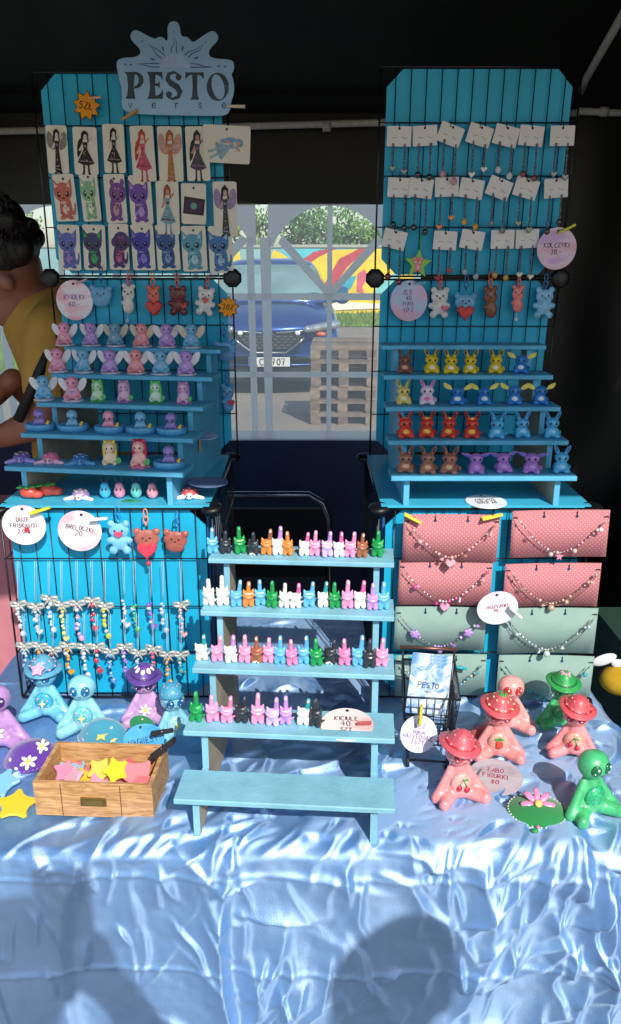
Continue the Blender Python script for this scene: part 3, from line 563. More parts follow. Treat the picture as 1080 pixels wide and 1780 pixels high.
# ================================================================== clay cats of the middle stand
mm = .001
def cat_mesh(nm, lean): return clay(nm, [('e', (0, 0, 13), (6.6, 5.6, 8)), ('c', (-3.7, -1.2, 9), (-3.9, -2.4, 3.4), 3.6, 3.4), ('c', (3.7, -1.2, 9), (3.9, -2.4, 3.4), 3.6, 3.4), ('e', (0, -.5, 18.5), (7, 5.2, 5)), ('c', (-5, 0, 21), (-6.2, 0, 25.5), 2.4, .8), ('c', (5, 0, 21), (6.2, 0, 25.5), 2.4, .8), ('c', (-6, -2, 17), (-1, -5.5, 14.5), 2, 1.8), ('c', (6, -2, 17), (1, -5.5, 14.5), 2, 1.8), ('c', (6, 2, 6), (9.2, 2, 9), 1.6, 1.2)], .9, 3)
catm = cat_mesh('cat_body', 0)
tailm = {k: clay('cat_tail', [('c', (k, 1, 19), (k + (1 if k else 0), .5, 28), 3.5, 3.2), ('c', (k + (1 if k else 0), .5, 28), (k + (1.4 if k else .2), -.2, 37), 3.3, 2.9)], .7, 3) for k in (0, 4)}
tipm = MB().ell((0, -2.8, 36.2), (1.8, .8, 2.4), 10, 7).mesh('nail'); footm = clay('cat_socks', [('e', (-3.9, -2.5, 3), (3.8, 3.9, 3.1)), ('e', (3.9, -2.5, 3), (3.8, 3.9, 3.1))], .8, 2)
collm = MB().lathe([(6.4, -.8), (7.0, 0), (6.4, .8)], 18, sy=.83, c=(0, -.5, 20.8)).mesh('collar')
CC = dict(k=('#2c2f36', 'black'), s=('#63b9e6', 'sky blue'), g=('#12994a', 'green'), o=('#e08a3c', 'orange'), w=('#eeece2', 'white'), p=('#f09ac4', 'pink'), r=('#e884b4', 'rose pink'), l=('#c795dd', 'lilac'), n=('#a2603f', 'brown'), t=('#26a7ab', 'teal'), m=('#e668ae', 'magenta'), u=('#d6b8ea', 'pale lilac'))
rows = [(4, 'top', 'top shelf of middle stand', [(200, 's', 's'), (258, 'k', 'k'), (322, 'g', 'g'), (380, 'k', 'k', 'w'), (435, 'o', 'n'), (485, 'w', 'l'), (530, 'o', 'o'), (598, 'w', 'm'), (645, 'p', 'p'), (700, 'u', 'l'), (752, 'w', 'm'), (800, 'p', 'p'), (850, 'n', 'n'), (920, 'g', 'g')]),
 (3, '2', 'second shelf of middle stand', [(187, 'w', 'w'), (245, 'w', 'w'), (303, 's', 's'), (355, 'o', 'o'), (410, 's', 's'), (460, 'g', 'g'), (513, 'w', 'w'), (563, 'w', 'm'), (620, 's', 's'), (680, 'w', 't'), (733, 'g', 'g'), (787, 'p', 'p'), (843, 'w', 'm'), (897, 'l', 'l'), (945, 's', 's')]),
 (2, '3', 'third shelf of middle stand', [(155, 'w', 't'), (220, 'p', 'p'), (281, 'w', 'l'), (342, 'p', 'p'), (393, 'n', 'n', 'w'), (443, 'p', 'p'), (495, 's', 's'), (547, 'r', 'r'), (600, 's', 's'), (655, 'g', 'g'), (713, 'k', 'k', 'w'), (777, 'r', 'r'), (835, 's', 's'), (885, 'k', 'k'), (935, 'p', 'p')]),
 (1, '4', 'shelf beside the oval tag', [(130, 'g', 'g'), (201, 'p', 'p'), (263, 'p', 'r'), (330, 'k', 'k'), (396, 'p', 'p'), (463, 'u', 'l'), (520, 'l', 'l'), (595, 'w', 't'), (650, 'k', 'k')])]
rn = random.Random(11)
for si, _, where, lst in rows:
    for i, c in enumerate(lst):
        p = onC(si, 290 + c[0] * .3981, .026 + rn.uniform(-.004, .004)); bn, tn = CC[c[1]], CC[c[2]]
        what = bn[1] + ' clay cat' + (' with ' + tn[1] + ' tail' if c[1] != c[2] else '') + (' and white feet' if len(c) > 3 else '')
        t = thing('clay_cat', '%s, %s, %s' % (what, nth(i, len(lst)), where), 'figurine', p, (0, R(rn.uniform(-3, 3)), R(rn.uniform(-22, 22))), 'clay cats with raised tails', sc=1.06 * mm * rn.uniform(.95, 1.06) * (1.1 if si == 3 and i < 2 else 1))
        side = 4 if c[1] != c[2] or rn.random() < .2 else 0
        add('body', catm, clay_m(bn[0]), t, sc=(1.16, 1.1, 1.02)); tl_ = add('tail', tailm[side], clay_m(tn[0]), t, sc=(1, 1, rn.uniform(.94, 1.08)))
        add('nail', tipm, clay_m('#f1d9d6' if c[2] not in 'kg' else '#4a5560' if c[2] == 'k' else '#45b877'), tl_, (side + (1.2 if side else .1), 0, 0))
        if len(c) > 3: add('socks', footm, clay_m('#eeece2'), t)
        if rn.random() < .3: add('collar', collm, clay_m('#f0e6b0' if c[1] in 'gk' else '#f6f2ee'), t)
# ================================================================== winged figurines
seat = clay('seated_body', [('e', (0, 0, 11), (10, 8, 10)), ('e', (0, -1, 31), (10.2, 9.6, 10.4)), ('c', (-7, -1, 17), (-12, -5, 5), 3.2, 3), ('c', (7, -1, 17), (12, -5, 5), 3.2, 3), ('c', (-5, -4, 4.5), (-9, -12, 4), 4.2, 3.8), ('c', (5, -4, 4.5), (9, -12, 4), 4.2, 3.8), ('c', (0, 0, 16), (0, 0, 24), 7, 6)], 1.3, 3)
eyes = MB().ell((-4, -9.3, 31), (1.7, 1, 2.1), 8, 6).ell((4, -9.3, 31), (1.7, 1, 2.1), 8, 6).mesh('eyes')
wing_ = chaikin([(4, 14), (7, 26), (14, 38), (23, 42), (26, 36), (23, 26), (16, 18), (9, 13)], 2)
wingR = MB().plate(wing_, 4, 5.2, .3).mesh('wing'); wingL = MB().plate([(-x, z) for x, z in wing_], 4, 5.2, .3).mesh('wing')
gem = MB().plate(heart(3), -10.5, -7, .8).mesh('heart_gem'); scal = MB().lathe([(17, 0), (18.5, 1), (17.5, 2.2), (2, 2.4)], 36, wob=lambda a: 1 + .06 * math.cos(9 * a)).mesh('base_plate')
hairm = clay('hair', [('e', (0, 3, 34), (11.8, 10.5, 10)), ('c', (-9, 1, 34), (-10.5, 0, 14), 4, 2.6), ('c', (9, 1, 34), (10.5, 0, 14), 4, 2.6), ('e', (-8, 0, 42), 3), ('e', (8, 0, 42), 3)], 1.3, 3)
flower = MB().lathe([(12, 0), (16, 1), (15, 3), (4, 4)], 40, wob=lambda a: 1 + .22 * math.cos(6 * a)).mesh('flower_base'); leafm = MB().plate(chaikin([(0, 0), (5, 4), (6, 11), (0, 15), (-4, 9), (-3, 3)], 2), -.8, .8, .3).mesh('leaf')
tub = MB().lathe([(15, 0), (19, 1), (21, 5), (21, 9.5), (19.5, 11), (17.5, 9.8), (16.5, 7.5), (2, 7)], 30, sx=1.08, sy=.8).mesh('bathtub'); duck = clay('duck', [('e', (0, 0, 2.6), (3, 2.4, 2.3)), ('e', (1.6, 0, 5.8), 2)], .5, 2)
babym = clay('bather', [('e', (0, 0, 12), (7, 6, 7)), ('e', (0, -.5, 24), (8.3, 7.8, 8.2)), ('c', (-5, -1, 15), (-8, -4, 10), 2.4, 2.2), ('c', (5, -1, 15), (8, -4, 10), 2.4, 2.2)], 1.1, 3)
FC = dict(pink='#e79bb5', coral='#ee9a9c', lilac='#b894d6', blue='#6fb4d9', slate='#6ea3bd', green='#59c06d', purple='#8d7fc8', yellow='#e8cb5e', red='#cf3f6b')
def winged(on, si, px, col, where, i, wingc='#e9e9ee', gemc='#d7e2ff'):
    t = thing('winged_figurine', '%s winged clay figurine, %s' % (col, where), 'figurine', on(si, px, .028 + random.uniform(-.003, .003)), R(random.uniform(-15, 15)), 'winged clay figurines', sc=mm * 1.0)
    b_ = add('body', seat, clay_m(FC[col]), t, (0, 0, 2.2), sc=(1.12, 1.05, 1.02)); add('eyes', eyes, clay_m('#3c3550'), b_)
    for wm_ in (wingL, wingR): add('wing', wm_, M(wingc, rough=.35, var=.06, alpha=.92), t)
    add('heart_gem', gem, M(gemc, rough=.1, coat=1, var=.2, scale=900), t, (0, 0, 17)); add('base_plate', scal, clay_m('#e6dbe6'), t)
RW = ['on the top shelf of the left stand', 'on the second shelf of the left stand', 'on the third shelf of the left stand', 'on the fourth shelf of the left stand', 'on the lowest shelf of the left stand']
for si, r_, l in ((4, 0, [(114, 'pink'), (160, 'lilac'), (202, 'slate'), (248, 'coral'), (291, 'lilac'), (334, 'blue')]), (3, 1, [(102, 'pink'), (147, 'blue'), (193, 'lilac'), (238, 'coral'), (281, 'blue'), (325, 'lilac')]), (2, 2, [(78, 'blue'), (128, 'pink')])):
    for i, (px, c) in enumerate(l): winged(onL, si, px, c, nth(i, len(l) if r_ < 2 else 6) + ' ' + RW[r_], i, wingc=('#c9c2b0' if c == 'slate' else '#e0cdb6' if (i == 5 and r_ == 0) or (i == 3 and r_ == 0) else '#e9e9ee'), gemc=('#ffe9a0' if (i == 0 and r_ == 0) else '#5fa8ff' if r_ == 2 else '#e4c8ff'))
def haired(on, si, px, skin, hair, base, label, sc=.82):
    t = thing('long_haired_figurine', label, 'figurine', on(si, px, .028), R(random.uniform(-8, 8)), 'long-haired clay figurines', sc=mm * sc)
    b_ = add('body', seat, clay_m(skin), t, (0, 0, 3)); add('eyes', eyes, clay_m('#333'[:1] + '332b40'), b_); add('hair', hairm, clay_m(hair), t, (0, 1, 3)); add('flower_base', flower, clay_m(base), t); add('leaf', leafm, clay_m('#4fb964'), t, (12, -8, 4), (0, R(15), 0))
haired(onL, 2, 171, '#bfe3c2', '#63c94e', '#3fae5a', 'green long-haired clay figurine, third on the third shelf of the left stand'); haired(onL, 2, 217, '#d8b4cc', '#b98fbb', '#a77cc0', 'mauve long-haired clay figurine, fourth on the third shelf of the left stand')
haired(onL, 2, 272, '#c8e4cf', '#58d040', '#2f9f4e', 'bright green long-haired clay figurine, fifth on the third shelf of the left stand'); haired(onL, 2, 320, '#dcb0d0', '#b588c4', '#b07ac6', 'mauve long-haired clay figurine, rightmost on the third shelf of the left stand')
haired(onL, 0, 193, '#e9d6b8', '#e3c24a', '#3f93c8', 'blonde clay figurine in blue with green leaf on the lowest left shelf', .92); haired(onL, 0, 244, '#f0b7b0', '#c52b55', '#e37fa8', 'red-haired clay figurine on a pink flower on the lowest left shelf', 1.0)
def bather(si, px, c, label):
    t = thing('bathing_figurine', label, 'figurine', onL(si, px, .03), R(random.uniform(-5, 5)), 'figurines in bathtubs', sc=mm * 1.17)
    b_ = add('bather', babym, clay_m(FC[c]), t); add('eyes', eyes, clay_m('#2f2f48'), b_, (0, 1.2, -1.5), sc=(.85, .9, .75)); add('bathtub', tub, clay_m('#4c9fd0'), t); add('duck', duck, clay_m('#ecc52c'), t, (14, -9, 9))
    add('water', MB().lathe([(17, 7.6), (1, 7.9)], 24, sx=1.06, sy=.78).mesh('water'), M('#5fb0de', rough=.08, var=.1, scale=200), t)
for i, (px, c) in enumerate([(71, 'purple'), (128, 'blue'), (191, 'pink'), (246, 'blue'), (299, 'purple')]): bather(1, px, c, '%s clay figurine in blue bathtub, %s, fourth shelf of left stand' % (c, nth(i, 5)))
bather(0, 295, 'purple', 'purple clay figurine in a blue bathtub, rightmost on the lowest left shelf')
dome = clay('turtle_shell', [('e', (0, 4, 6), (15, 13, 11))], 1.2, 2); under = clay('turtle_body', [('e', (0, -10, 6), (6.5, 6, 6)), ('c', (-10, -4, 4), (-23, -9, 2.5), 4.5, 3), ('c', (10, -4, 4), (23, -9, 2.5), 4.5, 3), ('e', (0, 2, 3), (13, 12, 3))], 1.2, 2); spots = MB()
for a in range(6): spots.ell((9.5 * math.cos(a * 1.05), 4 + 8.5 * math.sin(a * 1.05), 14.2), (2.2, 2, 1.2), 8, 6)
spots = spots.ell((0, 4, 16.8), (2.4, 2.2, 1), 8, 6).mesh('shell_spots')
def turtle(p, shell, body, spot, label, sc=1):
    t = thing('turtle_figurine', label, 'figurine', p, R(random.uniform(-10, 10)), 'clay turtles', sc=mm * sc)
    add('shell', dome, clay_m(shell), t); b_ = add('body', under, clay_m(body), t); add('eyes', eyes, clay_m('#27243a'), b_, (0, -6, -17), sc=(.75, 1, .8)); add('shell_spots', spots, clay_m(spot), t)
turtle(onL(0, 38, .03), '#6d5bb4', '#a99ae0', '#e8cf6a', 'purple clay turtle with yellow spots, leftmost on the lowest left shelf'); turtle(onL(0, 88, .03), '#e4769b', '#e8bcd6', '#f0a0bd', 'pink clay turtle, second on the lowest left shelf'); turtle(onL(0, 141, .03), '#2c6fb4', '#5b9fd6', '#9fc8ea', 'deep blue clay turtle, third on the lowest left shelf')
turtle(T(140, 868, ZS), '#9a86b8', '#f2d9e4', '#e8cf6a', 'mauve clay turtle on the board below the left stand'); turtle(T(330, 866, ZS + .0005), '#d9605f', '#f4e6e2', '#ef9f93', 'red and white clay turtle at the right end of the left board')
# strawberries and snails on the left board
for k, (px, py, sc) in enumerate(((52, 866, 1.0), (85, 862, 1.0))):
    t = thing('clay_strawberry', 'red clay strawberry with green leaves, %s of the pair on the left board' % ('left' if k == 0 else 'right'), 'figurine', T(px, py, ZS), R(20 * k), 'clay strawberries', sc=mm * 1.3)
    add('berry', clay('berry', [('e', (0, 0, 8), (12, 9, 8)), ('e', (11, -3, 6), (8, 6, 5.5))], 1.1, 3), clay_m('#e0503f'), t)
    b = MB()
    for a in range(5): b.ell((-3 + 8 * math.cos(a * 1.25), 5 * math.sin(a * 1.25), 15.5), (6, 3, 1.4), 10, 6, M3=Matrix.Rotation(a * 1.25, 3, 'Z'))
    add('leaves', b.mesh('leaves'), clay_m('#3da648'), t)
snb = clay('snail_body', [('e', (0, 0, 9), (7.6, 6.8, 9)), ('e', (0, -1, 17), (5.6, 5.4, 5))], .9, 3)
ant = MB()
for s_ in (-1, 1): ant.tube([(s_ * 2, 0, 20), (s_ * 4.5, 0, 26)], .6, 5); ant.ell((s_ * 4.6, 0, 26.4), 1.3, 8, 6)
ant = ant.mesh('antennae')
for i, (px, py, c, nm_) in enumerate(((184, 866, '#4ec0e6', 'sky blue'), (209, 866, '#f29ab8', 'light pink'), (238, 866, '#74d4cc', 'mint'), (266, 867, '#f0a3b4', 'pink red-backed'))):
    t = thing('snail_figurine', '%s little clay snail with antennae, %s of four on the left board' % (nm_, nth(i, 4)), 'figurine', T(px, py, ZS), R(random.uniform(-10, 10)), 'little clay snails', sc=mm * 1.28)
    b_ = add('body', snb, clay_m(c), t); add('antennae', ant, clay_m('#5b4638'), t); add('eyes', eyes, clay_m('#2c2838'), b_, (0, 3.2, -14.5), sc=(.6, 1, .9)); add('shell', clay('snail_shell', [('e', (0, 6, 11), (5, 5, 7))], .9, 2), clay_m('#d24f5d' if i == 3 else c), t)
tag(add('green_leaf_mat', MB().plate(chaikin([(-.018, -.006), (.012, -.008), (.02, .001), (.01, .007), (-.014, .006)], 2), -.0015, 0).mesh('green_leaf_mat'), clay_m('#3a8f63'), None, T(228, 871, ZS + .0003), (R(-90), 0, 0)), 'flat dark green leaf lying in front of the little snails', 'ornament')
# ================================================================== long-eared figurines of the right stand
cub = clay('cub_body', [('e', (0, 0, 9), (10.5, 8.5, 9)), ('e', (0, -1.5, 23.5), (9.3, 8.6, 8.4)), ('e', (-6.5, -7, 4), (4.4, 5, 4)), ('e', (6.5, -7, 4), (4.4, 5, 4)), ('c', (-6, -3, 13), (-7.5, -7, 8), 2.8, 2.5), ('c', (6, -3, 13), (7.5, -7, 8), 2.8, 2.5), ('e', (9, 6, 7), (5, 4.5, 5))], 1.2, 3)
earU = {s_: clay('ear', [('c', (s_ * 5, 0, 29), (s_ * 9.5, 0, 38), 3.2, 3.4), ('c', (s_ * 9.5, 0, 38), (s_ * 12, .5, 43), 3.4, .9)], 1.0, 2) for s_ in (-1, 1)}
innU = {s_: MB().ell((s_ * 9, -3.1, 37), (1.9, .8, 5), 10, 7, M3=Matrix.Rotation(R(s_ * 22), 3, 'Y')).mesh('inner_ear') for s_ in (-1, 1)}
earS = {s_: clay('ear', [('c', (s_ * 7, 0, 26), (s_ * 15, 0, 29), 3.0, 3.4), ('c', (s_ * 15, 0, 29), (s_ * 24, 0, 32), 3.2, .8)], 1.0, 2) for s_ in (-1, 1)}
innS = {s_: MB().ell((s_ * 15, -3.1, 28.6), (6, .7, 1.8), 10, 7, M3=Matrix.Rotation(R(-s_ * 19), 3, 'Y')).mesh('inner_ear') for s_ in (-1, 1)}
finS = {s_: MB().plate(chaikin([(s_ * 8, 25), (s_ * 13, 33), (s_ * 19, 36), (s_ * 26, 38), (s_ * 24, 30), (s_ * 17, 26)], 2), -1, 1, .4).mesh('ear') for s_ in (-1, 1)}
patch = MB().ell((0, -7.2, 10.5), (6.2, 2.4, 4.6), 12, 8).mesh('belly_patch'); tuft = clay('tuft', [('e', (0, -2, 31), (4, 3, 2.6))], .8, 2)
KC = {'brown': ('#8a5444', '#3a2320', '#d0a080', 'U'), 'yellow': ('#e2c41e', '#2f2a18', '#efe9d6', 'U'), 'blue': ('#2a7fce', '#e3d560', '#dfe8ee', 'F'), 'cream': ('#dccb72', '#6a8a3c', '#efe4b0', 'U'), 'white and pink': ('#e6d3e2', '#c45cb4', '#dd6fae', 'U'), 'red': ('#d6402f', '#3a1512', '#eec23f', 'U'), 'light blue': ('#4fb0e2', '#1f6fb8', '#8fd0ee', 'U'), 'light brown': ('#a06a58', '#4a2a26', '#dcaf85', 'U'), 'violet': ('#a476c8', '#4a62b8', '#b58ad6', 'S')}
def cubf(si, px, c, where, sc=1.0):
    col, inner, pat, kind = KC[c]
    t = thing('long_eared_figurine', '%s long-eared clay animal figurine, %s' % (c, where), 'figurine', onR(si, px, .026 + random.uniform(-.004, .003)), R(random.uniform(-18, 18)), 'long-eared clay animals', sc=mm * sc * 1.0)
    b_ = add('body', cub, clay_m(col), t, sc=(1.24 * random.uniform(.95, 1.05), 1.1, random.uniform(.96, 1.04))); add('eyes', eyes, clay_m('#1d1a22'), b_, (0, -.2, -7.5), sc=(.9, 1, 1))
    for s_ in (-1, 1):
        if kind == 'F': add('ear', finS[s_], clay_m(inner), t)
        else:
            e_ = add('ear', (earU if kind == 'U' else earS)[s_], clay_m('#d9a6d6' if c == 'white and pink' else col), t); add('inner_ear', (innU if kind == 'U' else innS)[s_], clay_m(inner), e_)
    add('belly_patch', patch, clay_m(pat), t)
    if c == 'red': add('tuft', tuft, clay_m('#ecc23f'), t)
RR = ['on second shelf of right stand', 'on third shelf of right stand', 'on fourth shelf of right stand', 'on lowest shelf of right stand']
for si, r_, l in ((3, 0, [(703, 'brown'), (749, 'yellow'), (783, 'yellow'), (817, 'yellow'), (861, 'yellow'), (905, 'blue')]), (2, 1, [(700, 'cream'), (742, 'white and pink'), (795, 'blue'), (840, 'blue'), (893, 'blue'), (938, 'blue')]),
                  (1, 2, [(703, 'red'), (741, 'red'), (780, 'red'), (819, 'red'), (863, 'light blue'), (906, 'light blue'), (958, 'light blue')]), (0, 3, [(704, 'light brown'), (743, 'light brown'), (781, 'light brown'), (826, 'violet'), (873, 'violet'), (923, 'violet'), (974, 'light blue')])):
    for i, (px, c) in enumerate(l): cubf(si, px, c, nth(i, len(l)) + ' ' + RR[r_], 1.05 if si < 2 else 1)
# ================================================================== things hung on the racks
def wash_mat(seed, cols):
    """paper disc with a watercolour wash"""
    m = bpy.data.materials.new('wash'); m.use_nodes = True; n, l = m.node_tree.nodes, m.node_tree.links; b_ = n['Principled BSDF']
    tc = n.new('ShaderNodeTexCoord'); mp = n.new('ShaderNodeMapping'); mp.inputs['Location'].default_value = (seed * 1.7, seed, seed * .6); mp.inputs['Scale'].default_value = (14, 14, 30); mp.inputs['Rotation'].default_value = (0, R(20), 0)
    no = n.new('ShaderNodeTexNoise'); no.inputs['Scale'].default_value = 1.0; no.inputs['Detail'].default_value = 3
    r = n.new('ShaderNodeValToRGB'); e = r.color_ramp.elements; e[0].position = .38; e[0].color = lin(cols[0]) + (1,); e[1].position = .62; e[1].color = lin(cols[2]) + (1,); k = e.new(.5); k.color = lin(cols[1]) + (1,)
    l.new(tc.outputs['Object'], mp.inputs[0]); l.new(mp.outputs[0], no.inputs['Vector']); l.new(no.outputs['Fac'], r.inputs[0]); l.new(r.outputs[0], b_.inputs['Base Color']); b_.inputs['Roughness'].default_value = .75
    return m
PKW = ('#efb9c4', '#eee6ea', '#dfe6f0'); ink = {'k': M('#3a2430', rough=.7), 'r': M('#a83a55', rough=.7), 'v': M('#6a3f8c', rough=.7)}
pinm = MB().bbox((-.0165, -.003, -.0022), (.0165, .001, .0022), .0008).mesh('pin_half'); spring = MB().tube([(-.0016, -.004, -.003), (-.0016, .004, -.003), (.0016, .004, .003), (.0016, -.004, .003)], .0006, 5, closed=True).mesh('spring')
def clothespin(p, ang, col, label, sc=1, rot=None):
    t = thing('clothespin', label, 'clothespin', p, rot or (0, -R(ang), 0), 'mini clothespins', sc=sc)
    add('pin_half', pinm, paint_m(col), t, (0, -.0022, 0)); add('pin_half', pinm, paint_m(col), t, (0, .0030, 0), (0, R(3), 0)); add('spring', spring, M('#b9b9b9', rough=.3, metal=1), t)
def round_tag(p, rx, rz, lines, label, seed, size=.2, cols=PKW, rot=(0, 0, 0), inkc='k', hole=True, extra=None, lead=1.5):
    t = thing('price_tag', label, 'price tag', p, rot, 'hand-lettered price tags')
    add('disc', MB().plate(circ(rx, 32, rz=rz), -.0008, .0008, .0003).mesh('disc'), wash_mat(seed, cols), t)
    if lines: add('lettering', writing(lines, rx * size, rx * .036, -.0011, seed=seed, lead=lead).mesh('lettering'), ink[inkc], t)
    if hole: add('eyelet', MB().flat(circ(rx * .07, 12, cz=rz * .82), -.0012).mesh('eyelet'), M('#22303a', rough=.5), t)
    if extra: add('red_mark', MB().flat(extra, -.0013).mesh('red_mark'), M('#b8404e', rough=.8), t)
    return t
def PB(px, py, d=.0):
    if px < 600: return P(px, py, YB - .008 - d)
    r = ray(px, py); return Vector((0, 0, CZ)) + r * ((YB - LEAN * (CZ - Z1) - .008 - d) / (r.y + LEAN * r.z))
def PF(px, py, d=.0): return P(px, py, YF - .008 - d)
pxB = 1 / 905.0; pxF = 1 / 1060.0
round_tag(PB(130, 522, .006), 32 * pxB, 34 * pxB, ['KVIDEKI', '60,-'], 'pink and blue round tag reading 60 beside the pale blue keychain', 1, .24, inkc='v'); clothespin(PB(142, 489, .012), 22, '#c9a9ae', 'dusty pink clothespin holding the tag reading 60', .7)
round_tag(PB(711, 523, .006), 32 * pxB, 34 * pxB, ['ZES/', '40', 'MINI:', '40 Z'], 'lilac round tag with four lines beside the white bear keychain', 2, .22, cols=('#e6b4c6', '#d9c3e0', '#bcd2ec'), inkc='v', lead=1.35); clothespin(PB(730, 492, .012), 0, '#7fb7c9', 'pale blue clothespin above the lilac tag with four lines', .6)
round_tag(PB(968, 432, .012), 33 * pxB, 34 * pxB, ['KOLCZYKI', '30,-'], 'pink round tag reading KOLCZYKI 30 on the right rack', 3, .22, cols=('#e9b3c6', '#ecd3e0', '#d9b4e0')); clothespin(PB(985, 398, .016), 27, '#d9cf3c', 'yellow-green clothespin on the KOLCZYKI tag', 1)
round_tag(PF(42, 913, .014), 38 * pxF, 36 * pxF, ['DUŻE', 'FRISKAWSI', '2 0 0'], 'white and pink round tag with a red scribbled number on the lower left grid', 4, .19, extra=[(.0005, -.0125), (.008, -.0125), (.008, -.003), (.0005, -.003)]); clothespin(PF(70, 887, .02), 18, '#d6dd3a', 'yellow clothespin on the tag with the red scribble', 1)
round_tag(PF(139, 923, .012), 38 * pxF, 37 * pxF, ['BRELOCZKI', ('20', 1.3)], 'white and pink round tag reading BRELOCZKI 20 on the lower left grid', 5, .19, rot=(0, R(10), 0)); clothespin(PF(172, 902, .02), 6, '#e6ecec', 'white clothespin on the BRELOCZKI tag', .85)
round_tag(PF(865, 1057, .042), 36 * pxF, 33 * pxF, ['NASZYJNIKI', '70,-'], 'white oval tag between the necklace cards on the right rack', 6, .15, cols=('#e4e0ea', '#efecf2', '#d9d6e4'), rot=(R(6), R(-8), 0), inkc='r'); clothespin(PF(896, 1064, .05), -42, '#e9eee8', 'white clothespin on the oval necklace tag', .85)
round_tag(PF(728, 1274, .0), .03, .03, [], 'x', 7).name = 'tmp_tag'
# lying / leaning ovals
for o in [q for q in list(S.objects) if q.name.startswith('tmp_tag')]:
    for c_ in list(o.children): bpy.data.objects.remove(c_)
    bpy.data.objects.remove(o)
p = T(845, 873, ZS); round_tag(p + Vector((0, 0, .0012)), .034, .034, ['MINI ANI', 'MALE 45', 'DUZE 60'], 'white oval tag lying under the right stepped stand', 8, .2, cols=('#e0e4e8', '#eef0f0', '#d4dbe4'), rot=(R(-88), 0, R(6)), lead=1.3)
round_tag(P(357, 757, 1.42), .024, .02, [], 'grey-blue tag jutting from the right end of the left stand', 9, cols=('#7aa0c4', '#86a9cc', '#90b4d0'), rot=(R(-80), 0, R(10)), hole=False); clothespin(P(348, 772, 1.415), 90, '#b98f5c', 'wooden clothespin hanging under the jutting grey-blue tag', .8)
round_tag(P(362, 838, 1.30), .034, .022, [], 'dark blue-grey tag jutting over the corner of the left rack', 10, cols=('#51688f', '#5b7299', '#667ea3'), rot=(R(-82), 0, R(-8)), hole=False)
round_tag(P(338, 842, 1.33), .022, .02, [], 'plum-coloured tag behind the red and white turtle', 12, cols=('#6b5a8a', '#77669a', '#5b6a9a'), rot=(R(-70), 0, R(-15)), hole=False)
# starburst price tags
for px, py, pl_, tx, lb in ((151, 184, PB, '5ZŁ', 'orange starburst tag reading 5ZŁ near the top of the left rack'), (397, 534, PB, '30Z', 'orange starburst tag reading 30Z beside the white bear keychain')):
    t = thing('starburst_tag', lb, 'price tag', pl_(px, py, .008), (0, R(random.uniform(-8, 8)), 0), 'starburst price tags'); sc = .026 if py < 300 else .022
    add('burst', MB().plate(starpts(sc, sc * .68, 9), -.0008, .0008, .0003).mesh('burst'), paper_m('#5a3a1c'), t); add('face', MB().flat(starpts(sc * .93, sc * .62, 9), -.0012).mesh('face'), paper_m('#e8961e'), t)
    add('lettering', writing([tx], sc * .42, sc * .075, -.0015, seed=5).mesh('lettering'), M('#3a2016', rough=.8), t)
clothespin(PB(165, 170, .014), 6, '#d8b48c', 'pale wooden clothespin on the 5ZŁ starburst', .7); clothespin(PB(226, 200, .016), 28, '#c98a46', 'orange wooden clothespin at the lower left of the sign', .95); clothespin(PB(411, 185, .02), 0, '#d9c7ae', 'cream clothespin sticking out right of the sign', .95)
# ------------------------------------------------------------------ the sign
so_ = PB(305, 120, .012)
def sg(zx, zy): q = P(190 + zx * .2407, 20 + zy * .2407, so_.y); return (q.x - so_.x, q.z - so_.z)
sign = thing('brand_sign', 'pale blue cut-out sign with a sun and the words PESTO verse', 'sign', so_)
outl = chaikin([sg(*q) for q in [(60, 430), (50, 370), (80, 335), (210, 330), (235, 280), (160, 210), (150, 170), (175, 135), (210, 135), (330, 205), (360, 180), (395, 190), (415, 215), (425, 200), (420, 110), (440, 75), (480, 68), (510, 95), (520, 185), (560, 178), (595, 215), (610, 225), (720, 145), (760, 140), (790, 175), (785, 210), (715, 280), (730, 340), (880, 345), (905, 375), (900, 430), (880, 450), (900, 500), (905, 580), (880, 660), (880, 700), (850, 750), (760, 755), (200, 745), (110, 720), (90, 680), (95, 560), (75, 500)]], 2)
add('sign_board', MB().plate(outl, -.001, .002, .0004).mesh('sign_board'), M('#8db4d6', rough=.4, var=.06, scale=12, coat=.3), sign)
sun_ = MB().flat([sg(*q) for q in [(370, 405), (385, 360), (420, 325), (475, 310), (530, 325), (568, 360), (585, 405)]], -.0012); add('sun_disc', sun_.mesh('sun_disc'), M('#9dbbd9', rough=.5), sign)
ry = MB(); ky = 0
for pts in [[(450, 300), (448, 270), (470, 235), (468, 190)], [(490, 300), (485, 275), (492, 230), (470, 190)], [(405, 322), (370, 290), (340, 270), (275, 238)], [(380, 340), (340, 310), (322, 275), (290, 242)], [(545, 318), (580, 290), (620, 280), (690, 232)], [(570, 335), (600, 305), (650, 285), (680, 245)], [(365, 378), (300, 376), (255, 378), (200, 380)], [(365, 402), (300, 402), (265, 390), (210, 382)], [(590, 378), (640, 382), (690, 398), (745, 402)], [(590, 404), (650, 404), (700, 404), (755, 402)]]:
    ky += 1; ry.ribbon([sg(*q) for q in pts], [.0016, .0014, .0011, .0003], -.0013 - .00002 * ky)
for a, c in (((395, 285), (385, 255)), ((528, 285), (535, 250)), ((330, 350), (300, 340)), ((615, 342), (645, 332)), ((465, 150), (468, 145)), ((235, 212), (242, 220)), ((695, 225), (702, 220)), ((150, 384), (165, 384)), ((785, 396), (800, 396)), ((110, 382), (125, 383)), ((830, 398), (845, 398))): ky += 1; ry.ribbon([sg(*a), sg(*c)], .0022, -.0013 - .00002 * ky)
add('sun_rays', ry.mesh('sun_rays'), M('#2a3f5c', rough=.6), sign)
lt = M('#26333f', rough=.45, var=.5, scale=45)
